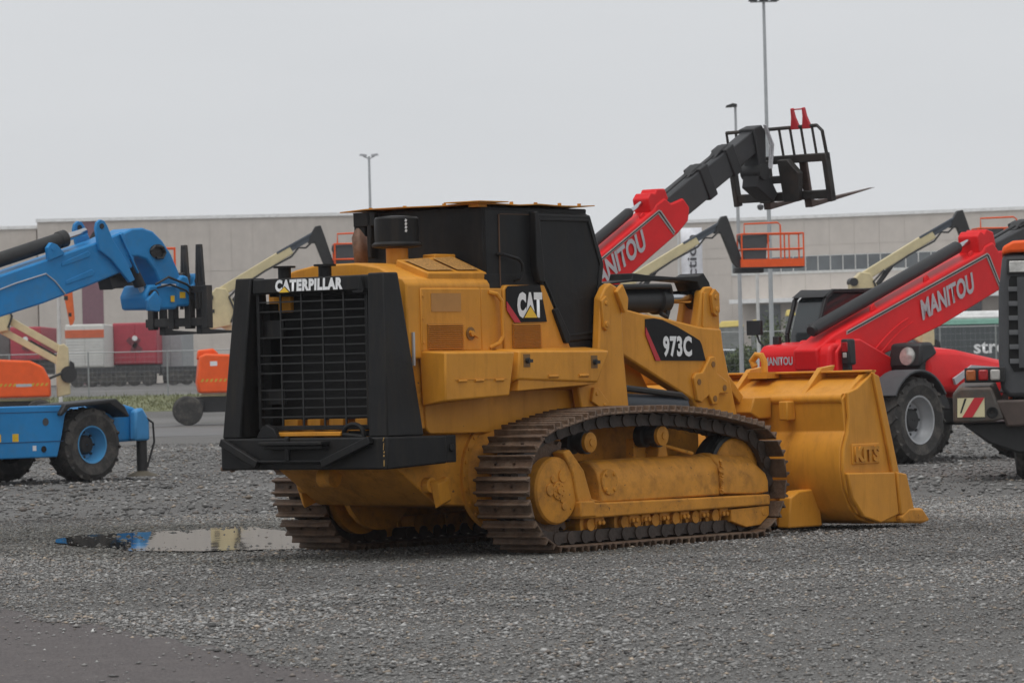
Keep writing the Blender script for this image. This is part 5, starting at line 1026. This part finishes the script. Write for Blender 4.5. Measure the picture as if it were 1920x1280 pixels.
# ---- articulated boom lifts, one model standing four times in the back row
def boom_lift():
    t = empty('boom_lift')
    for x in (-3.55, -.9):
        for s in (-1, 1):
            b = MB(); b.lathe([(.3, 0), (.48, .02), (.52, .08), (.52, .30), (.48, .36), (.3, .38)], (x, s * .85, .52), (0, s, 0), 24); ty = b.build('wheel', TYRE, t)
            b = MB(); b.lathe([(.31, .385), (.29, .36), (.25, .3), (.14, .28), (.12, .36), (.02, .37)], (x, s * .85, .52), (0, s, 0), 18, False); b.build('rim', GREYC, ty)
    b = MB(); b.box(-3.4, -1.0, -.75, .75, .45, 1.0); b.box(-3.3, -3.0, -1.0, 1.0, .6, .9); b.build('chassis', DARK, t, .03)
    b = MB(); b.box(-3.1, -.5, -.85, .85, 1.02, 1.1); b.build('turntable', CREAM, t, .02)
    for s in (-1, 1):
        b = MB(); b.prism([(-3.15, 1.12), (-3.22, 1.5), (-3.12, 2.42), (-2.9, 2.52), (-1.2, 2.42), (-.75, 2.2), (-.5, 1.7), (-.5, 1.12)], 'y', s * .35, s * 1.1); bd2 = b.build('engine_cover', ORANGE, t, .08, 3)
        b = MB()
        for i in range(16): x = -3.1 + i * .16; b.prism([(x, 1.52), (x + .08, 1.52), (x + .14, 1.62), (x + .06, 1.62)], 'y', s * 1.105, s * 1.098)
        b.build('hazard_stripe', mat('hazard_yellow', (.6, .38, .03), .5), bd2)
        b = MB(); b.box(-2.75, -2.5, s * 1.098, s * 1.106, 2.08, 2.24); b.build('white_sticker', WHITE, bd2)
        b = MB(); b.box(-1.7, -1.15, s * 1.098, s * 1.106, 1.5, 1.6); b.build('grey_sticker', GREYP, bd2)
    b = MB(); b.prism([(-3.2, 2.3), (-3.15, 2.65), (-2.6, 2.7), (-2.4, 2.5)], 'y', -.3, .3); b.build('exhaust_guard', ORANGE, t, .06)
    # riser: two parallel arms, uprights, main boom
    b = MB(); b.prism([(-.28, 1.1), (-.3, 2.35), (-.18, 2.95), (.0, 3.0), (.16, 2.85), (.2, 1.2)], 'y', -.22, .22); b.build('mast', CREAM, t, .03)
    b = MB(); b.cyl((.15, -.3, 1.9), (.15, .3, 1.9), .3, n=16); b.prism([(.1, 1.6), (.2, 2.4), (.35, 2.3), (.4, 1.75)], 'y', -.28, .28); b.tube([(-.1, -.35, 1.95), (-1.0, -.6, 1.6), (-2.3, -.9, 1.2)], .05, 6); b.build('cable_guide', DARK, t)
    b = MB(); b.bar((-.05, 0, 2.75), (-2.3, 0, 4.1), .26, .26); b.build('riser_arm', CREAM, t, .02)
    b = MB(); b.bar((-.1, 0, 2.3), (-2.35, 0, 3.62), .22, .24); b.build('riser_arm', CREAM, t, .02)
    b = MB(); b.cyl((-.3, 0, 2.55), (-1.2, 0, 3.1), .07, n=10); b.build('lift_cylinder', DARK, t)
    b = MB(); b.prism([(-2.75, 3.35), (-2.85, 3.7), (-2.82, 4.45), (-2.45, 4.85), (-2.1, 4.8), (-1.78, 4.2), (-1.95, 3.5)], 'y', -.27, .27); kn = b.build('knuckle', CREAM, t, .03); b = MB(); b.cyl((-2.7, -.33, 4.5), (-2.7, .33, 4.5), .15, n=14); b.build('pivot_cap', DARK, kn); b = MB(); b.box(-2.7, -2.52, -.28, -.27, 3.95, 4.08); b.build('dark_slot', DARK, kn); b = MB(); b.tube([(-1.95, -.3, 3.6), (-1.8, -.32, 4.0), (-2.0, -.32, 4.5), (-1.6, -.25, 4.9)], .04, 6); b.build('hose', DARK, kn)
    P0 = Vector((-2.4, 0, 4.62)); P1 = Vector((.25, 0, 6.15)); P2 = Vector((1.22, 0, 6.72)); u = (P1 - P0).normalized()
    b = MB(); b.bar(P0, P1, .28, .34); mb_ = b.build('main_boom', CREAM, t, .025)
    b = MB(); b.bar(P1 - u * .1 + Vector((0, 0, .04)), P2, .2, .22); b.bar(P1 - u * .6 + Vector((0, -.1, .17)), P2 + Vector((0, -.1, .1)), .1, .08); b.build('fly_boom', mat('blue_grey_steel', (.07, .085, .105), .45), mb_, .01)
    b = MB(); b.tube([P0 + u * 1.0 + Vector((0, -.16, -.25)), P0 + u * 2.0 + Vector((0, -.17, -.2)), P1 + Vector((0, -.17, -.26)), P1 + u * .3 + Vector((0, -.16, -.1)), P1 + u * .6 + Vector((0, -.15, -.26)), P2 + Vector((-.2, -.15, -.3))], .035, 6); b.build('cable', DARK, mb_)
    b = MB(); b.cyl(P0 + Vector((.35, 0, -.55)), P0 + u * 1.3 + Vector((0, 0, -.2)), .09, n=12); b.build('lift_cylinder', DARK, mb_)
    b = MB(); b.prism([(.85, 6.35), (1.0, 6.75), (1.12, 6.95), (1.32, 6.98), (1.45, 6.6), (1.9, 5.15), (1.72, 5.05), (1.5, 5.3), (1.1, 6.35)], 'y', -.16, .16); jb = b.build('jib', DARK, t, .02)
    b = MB(); b.box(1.55, 2.6, -.2, .2, 4.92, 5.12); b.prism([(1.9, 5.1), (1.85, 5.9), (2.6, 5.95), (2.5, 5.1)], 'y', -.2, .15); b.build('platform_support', DARK, t, .03)
    bs = MB(); x0, x1, y0, y1, z0, z1 = 1.78, 4.0, -.45, .5, 5.12, 6.3
    bs.box(x0, x1, y0, y1, z0 - .05, z0); pf = bs.build('basket_floor', DARK, t)
    b = MB()
    for y in (y0, y1): b.box(x0, x1, y - .02, y + .02, z0, z0 + .28)
    for x in (x0, x1): b.box(x - .02, x + .02, y0 + .02, y1 - .02, z0, z0 + .28)
    b.build('toe_board', ORANGE, pf)
    b = MB()
    for y in (y0, y1):
        for z in (z1, z1 - .55): b.tube([(x0, y, z), (x1, y, z)], .03, 8)
        for x in (x0, x0 + .95, x0 + 1.7, x1): b.tube([(x, y, z0), (x, y, z1)], .03, 8)
    for x in (x0, x1):
        for z in (z1, z1 - .55): b.tube([(x, y0, z), (x, y1, z)], .03, 8)
    b.tube([(x0 + .1, y0, z1), (x0 + .1, y0, z1 + .35), (x0 + 1.3, y0, z1 + .38), (x0 + 1.4, y0, z1 + .3), (x0 + 1.4, y0, z0 + .3)], .03, 8)
    b.build('guard_rail', ORANGE, pf)
    b = MB(); b.prism([(x0 - .1, 6.1), (x0 - .08, 6.26), (x0 + 1.0, 6.3), (x0 + 1.02, 6.02), (x0 + .92, 5.95), (x0 + .85, 5.15), (x0 + .1, 5.15), (x0 - .02, 5.95)], 'y', y0 + .05, y0 + .4); b.build('control_box', mat('control_grey', (.06, .062, .065), .5), pf, .03)
    b = MB(); b.prism([(-2.9, 1.1), (-2.9, 1.2), (-.6, 1.2), (-.6, 1.1)], 'y', -1.0, 1.0)
    return t
def lift_place(o, px_mast, d, lab):
    p = at(px_mast, 700, d); o.location = (p.x, d, 0); o.rotation_euler = (0, 0, R(6)); tag(o, lab, 'boom lift', 'orange and cream boom lifts in the back row')
l0 = boom_lift()
lift_place(l0, 121, 143, 'orange and cream boom lift behind the blue telehandler')
for px_, lab in ((538, 'boom lift behind the rear guard, orange engine cover and wheel showing left of it'), (1300, 'boom lift whose orange basket hangs below the raised pallet forks'), (1743, 'boom lift behind the red telehandler at the right, basket near the frame edge')):
    lift_place(copy_tree(l0), px_, 143, lab)
# limp orange pennant hanging beside the white pole
p = at(130, 610, 159); q = at(117, 530, 159)
sw = empty('pennant', (p.x, 159, tz(159))); tag(sw, 'limp orange pennant with dark marks hanging beside the thin white pole', 'pennant')
w_ = q.x - p.x; pz = p.z - tz(159); qz = q.z - tz(159)
b = MB(); b.prism([(.02, pz), (.14, pz + .03), (.22, pz + .25), (w_ + .36, qz), (w_ + .38, qz + .5), (w_ - .08, qz + .5), (w_ - .05, qz)], 'y', -.03, .03); jo = b.build('cloth', mat('pennant_cloth', (.72, .14, .03), .8), sw, .01)
b = MB(); b.box(-.02, .1, -.036, -.031, pz + .35, pz + .5); b.build('dark_mark', DARK, jo); b = MB(); b.box(w_ + .05, w_ + .2, -.036, -.031, pz + 1.0, pz + 1.18); b.build('dark_mark', DARK, jo)

# ---- orange and grey machine cut by the right edge of the photo
t = empty('wheel_loader'); tag(t, 'rear of an orange and grey wheel loader with striped bumper at the right edge', 'wheel loader')
d = 52.0; sc = d / FPX
# local frame: x right along the machine's rear face, y away from the camera, z up
o0 = at(1880, 700, d); t.location = (o0.x, d, 0); t.rotation_euler = (0, 0, R(-7))
def lx(px): return (px - 1880) * sc
def lz(py, px=1880): return at(px, py, d).z
b = MB(); zt = lz(475); zb = lz(745)
pr = [(lx(1885), zt - .02), (lx(1876), zt - .5), (lx(1873), zb + .5), (lx(1876), zb + .1), (lx(1890), zb), (lx(2080), zb), (lx(2080), zt)]
b.prism(pr, 'y', 0, 2.2); cw = b.build('engine_cowling', GREYC, t, .06, 3)
gi = [(lx(1896), lz(525)), (lx(1892), lz(680)), (lx(1901), lz(697)), (lx(2060), lz(697)), (lx(2060), lz(518)), (lx(1900), lz(518))]
b = MB(); b.prism(gi, 'y', -.012, .0); g_ = b.build('grille_recess', HOLE, cw)
for k in range(6): z = lz(545 + k * 27); b = MB(); b.loft([(lx(1894), -.04, z), (lx(2060), -.04, z), (lx(2060), -.012, z + .05), (lx(1894), -.012, z + .05)], [(lx(1894), -.04, z - .015), (lx(2060), -.04, z - .015), (lx(2060), -.012, z + .03), (lx(1894), -.012, z + .03)]); b.build('slat', GREYC, g_)
b = MB(); b.box(lx(1911), lx(2060), -.05, -.012, lz(690), lz(520)); b.build('grille_post', GREYC, g_)
b = MB(); b.box(lx(1893), lx(1990), -.03, 0, lz(515), lz(485)); k = b.build('lamp_recess', DARK, cw, .01); b = MB(); b.box(lx(1897), lx(1940), -.045, -.03, lz(511), lz(490)); b.build('work_light', mat('lamp_lens', (.5, .49, .46), .12), k, .01)
b = MB(); b.prism([(lx(1883), lz(478)), (lx(1886), lz(462)), (lx(1905), lz(452)), (lx(2080), lz(444)), (lx(2080), lz(472)), (lx(1900), lz(474))], 'y', -.03, 2.2); b.build('hood', ORANGE, t, .04, 3)
BUM = mat('worn_bumper_steel', (.07, .062, .054), .6, var=.4, scale=4, dirt=(.15, .08, .05), amt=.8, dscale=3)
b = MB(); A = [(lx(1786), -.25, lz(735)), (lx(1786), -.25, lz(790)), (lx(1860), -.25, lz(790)), (lx(1880), -.25, lz(785)), (lx(1858), -.25, lz(725)), (lx(1800), -.25, lz(725))]
B2_ = [(p[0] + .05, 1.2, p[2] + .08) for p in A]; b.loft(A, B2_); bm_ = b.build('bumper', BUM, t, .03)
b = MB(); b.prism([(lx(1860), lz(750)), (lx(1880), lz(785)), (lx(1885), lz(800)), (lx(2080), lz(795)), (lx(2080), lz(748))], 'y', -.2, 1.2); b.build('counterweight', mat('rusty_counterweight', (.07, .05, .042), .7, var=.3, scale=3), t, .03)
b = MB(); b.prism([(lx(1794), lz(780)), (lx(1845), lz(780)), (lx(1845), lz(744)), (lx(1795), lz(744))], 'y', -.262, -.253); pl_ = b.build('warning_plate', mat('cream_reflective', (.62, .55, .34), .5, var=.1), bm_)
b = MB(); b.prism([(lx(1803), lz(780)), (lx(1822), lz(780)), (lx(1845), lz(744)), (lx(1826), lz(744))], 'y', -.267, -.2625); b.build('red_stripe', REDP, pl_)
b = MB(); b.prism([(lx(1799), lz(772)), (lx(1802), lz(772)), (lx(1812), lz(745)), (lx(1808), lz(745))], 'y', -.2655, -.2622); b.build('scuff_mark', DARK, pl_)
b = MB(); b.lathe([(.075, 0), (.07, .015), (.04, .012), (.02, .0)], (lx(1859), -.25, lz(772)), (0, -1, 0), 18); b.build('tow_eye', HOLE, bm_)
for px_, m_ in ((1821, mat('amber_lens', (.34, .085, .015), .25)), (1844, mat('red_lens', (.34, .01, .012), .25)), (1866, mat('clear_lens', (.42, .4, .37), .25))):
    b = MB(); b.box(lx(px_ - 9), lx(px_ + 9), -.2, -.1, lz(712), lz(692)); b.build('tail_light', m_, t, .02)
b = MB(); b.box(lx(1809), lx(1885), -.1, .1, lz(716), lz(688)); b.build('lamp_bar', DARK, t, .01)
b = MB(); b.prism([(lx(1800), lz(792)), (lx(1850), lz(830)), (lx(1905), lz(850)), (lx(2080), lz(850)), (lx(2080), lz(790))], 'y', .0, 2.4); b.build('rear_frame', DARK, t, .03)
tw_ = MB(); b = MB(); 
for xx, yy in ((lx(1948), .9), (lx(1948) + 2.1, .9), (lx(1948), 4.0), (lx(1948) + 2.1, 4.0)):
    b = MB(); b.lathe([(.35, 0), (.64, .03), (.7, .1), (.7, .5), (.64, .57), (.35, .6)], (xx - .35, yy, .7), (1, 0, 0), 32); b.build('wheel', TYRE, t)
b = MB(); b.box(lx(1890), lx(2080), 1.2, 5, .6, 1.6); b.build('front_frame', ORANGE, t, .04)

# ================================================================== damp air
hz_ = MB(); hz_.box(-260, 260, -20, 430, -1.2, 24.0)
hm = bpy.data.materials.new('damp_air'); hm.use_nodes = True; t_ = hm.node_tree; t_.nodes.remove(t_.nodes['Principled BSDF'])
pv = t_.nodes.new('ShaderNodeVolumePrincipled'); pv.inputs['Color'].default_value = (.95, .96, 1, 1); pv.inputs['Density'].default_value = .00024; pv.inputs['Anisotropy'].default_value = .2
t_.links.new(pv.outputs[0], t_.nodes['Material Output'].inputs['Volume'])
ho = hz_.build('haze', hm); stuff(ho, 'thin grey damp air over the whole yard'); ho['category'] = 'haze'
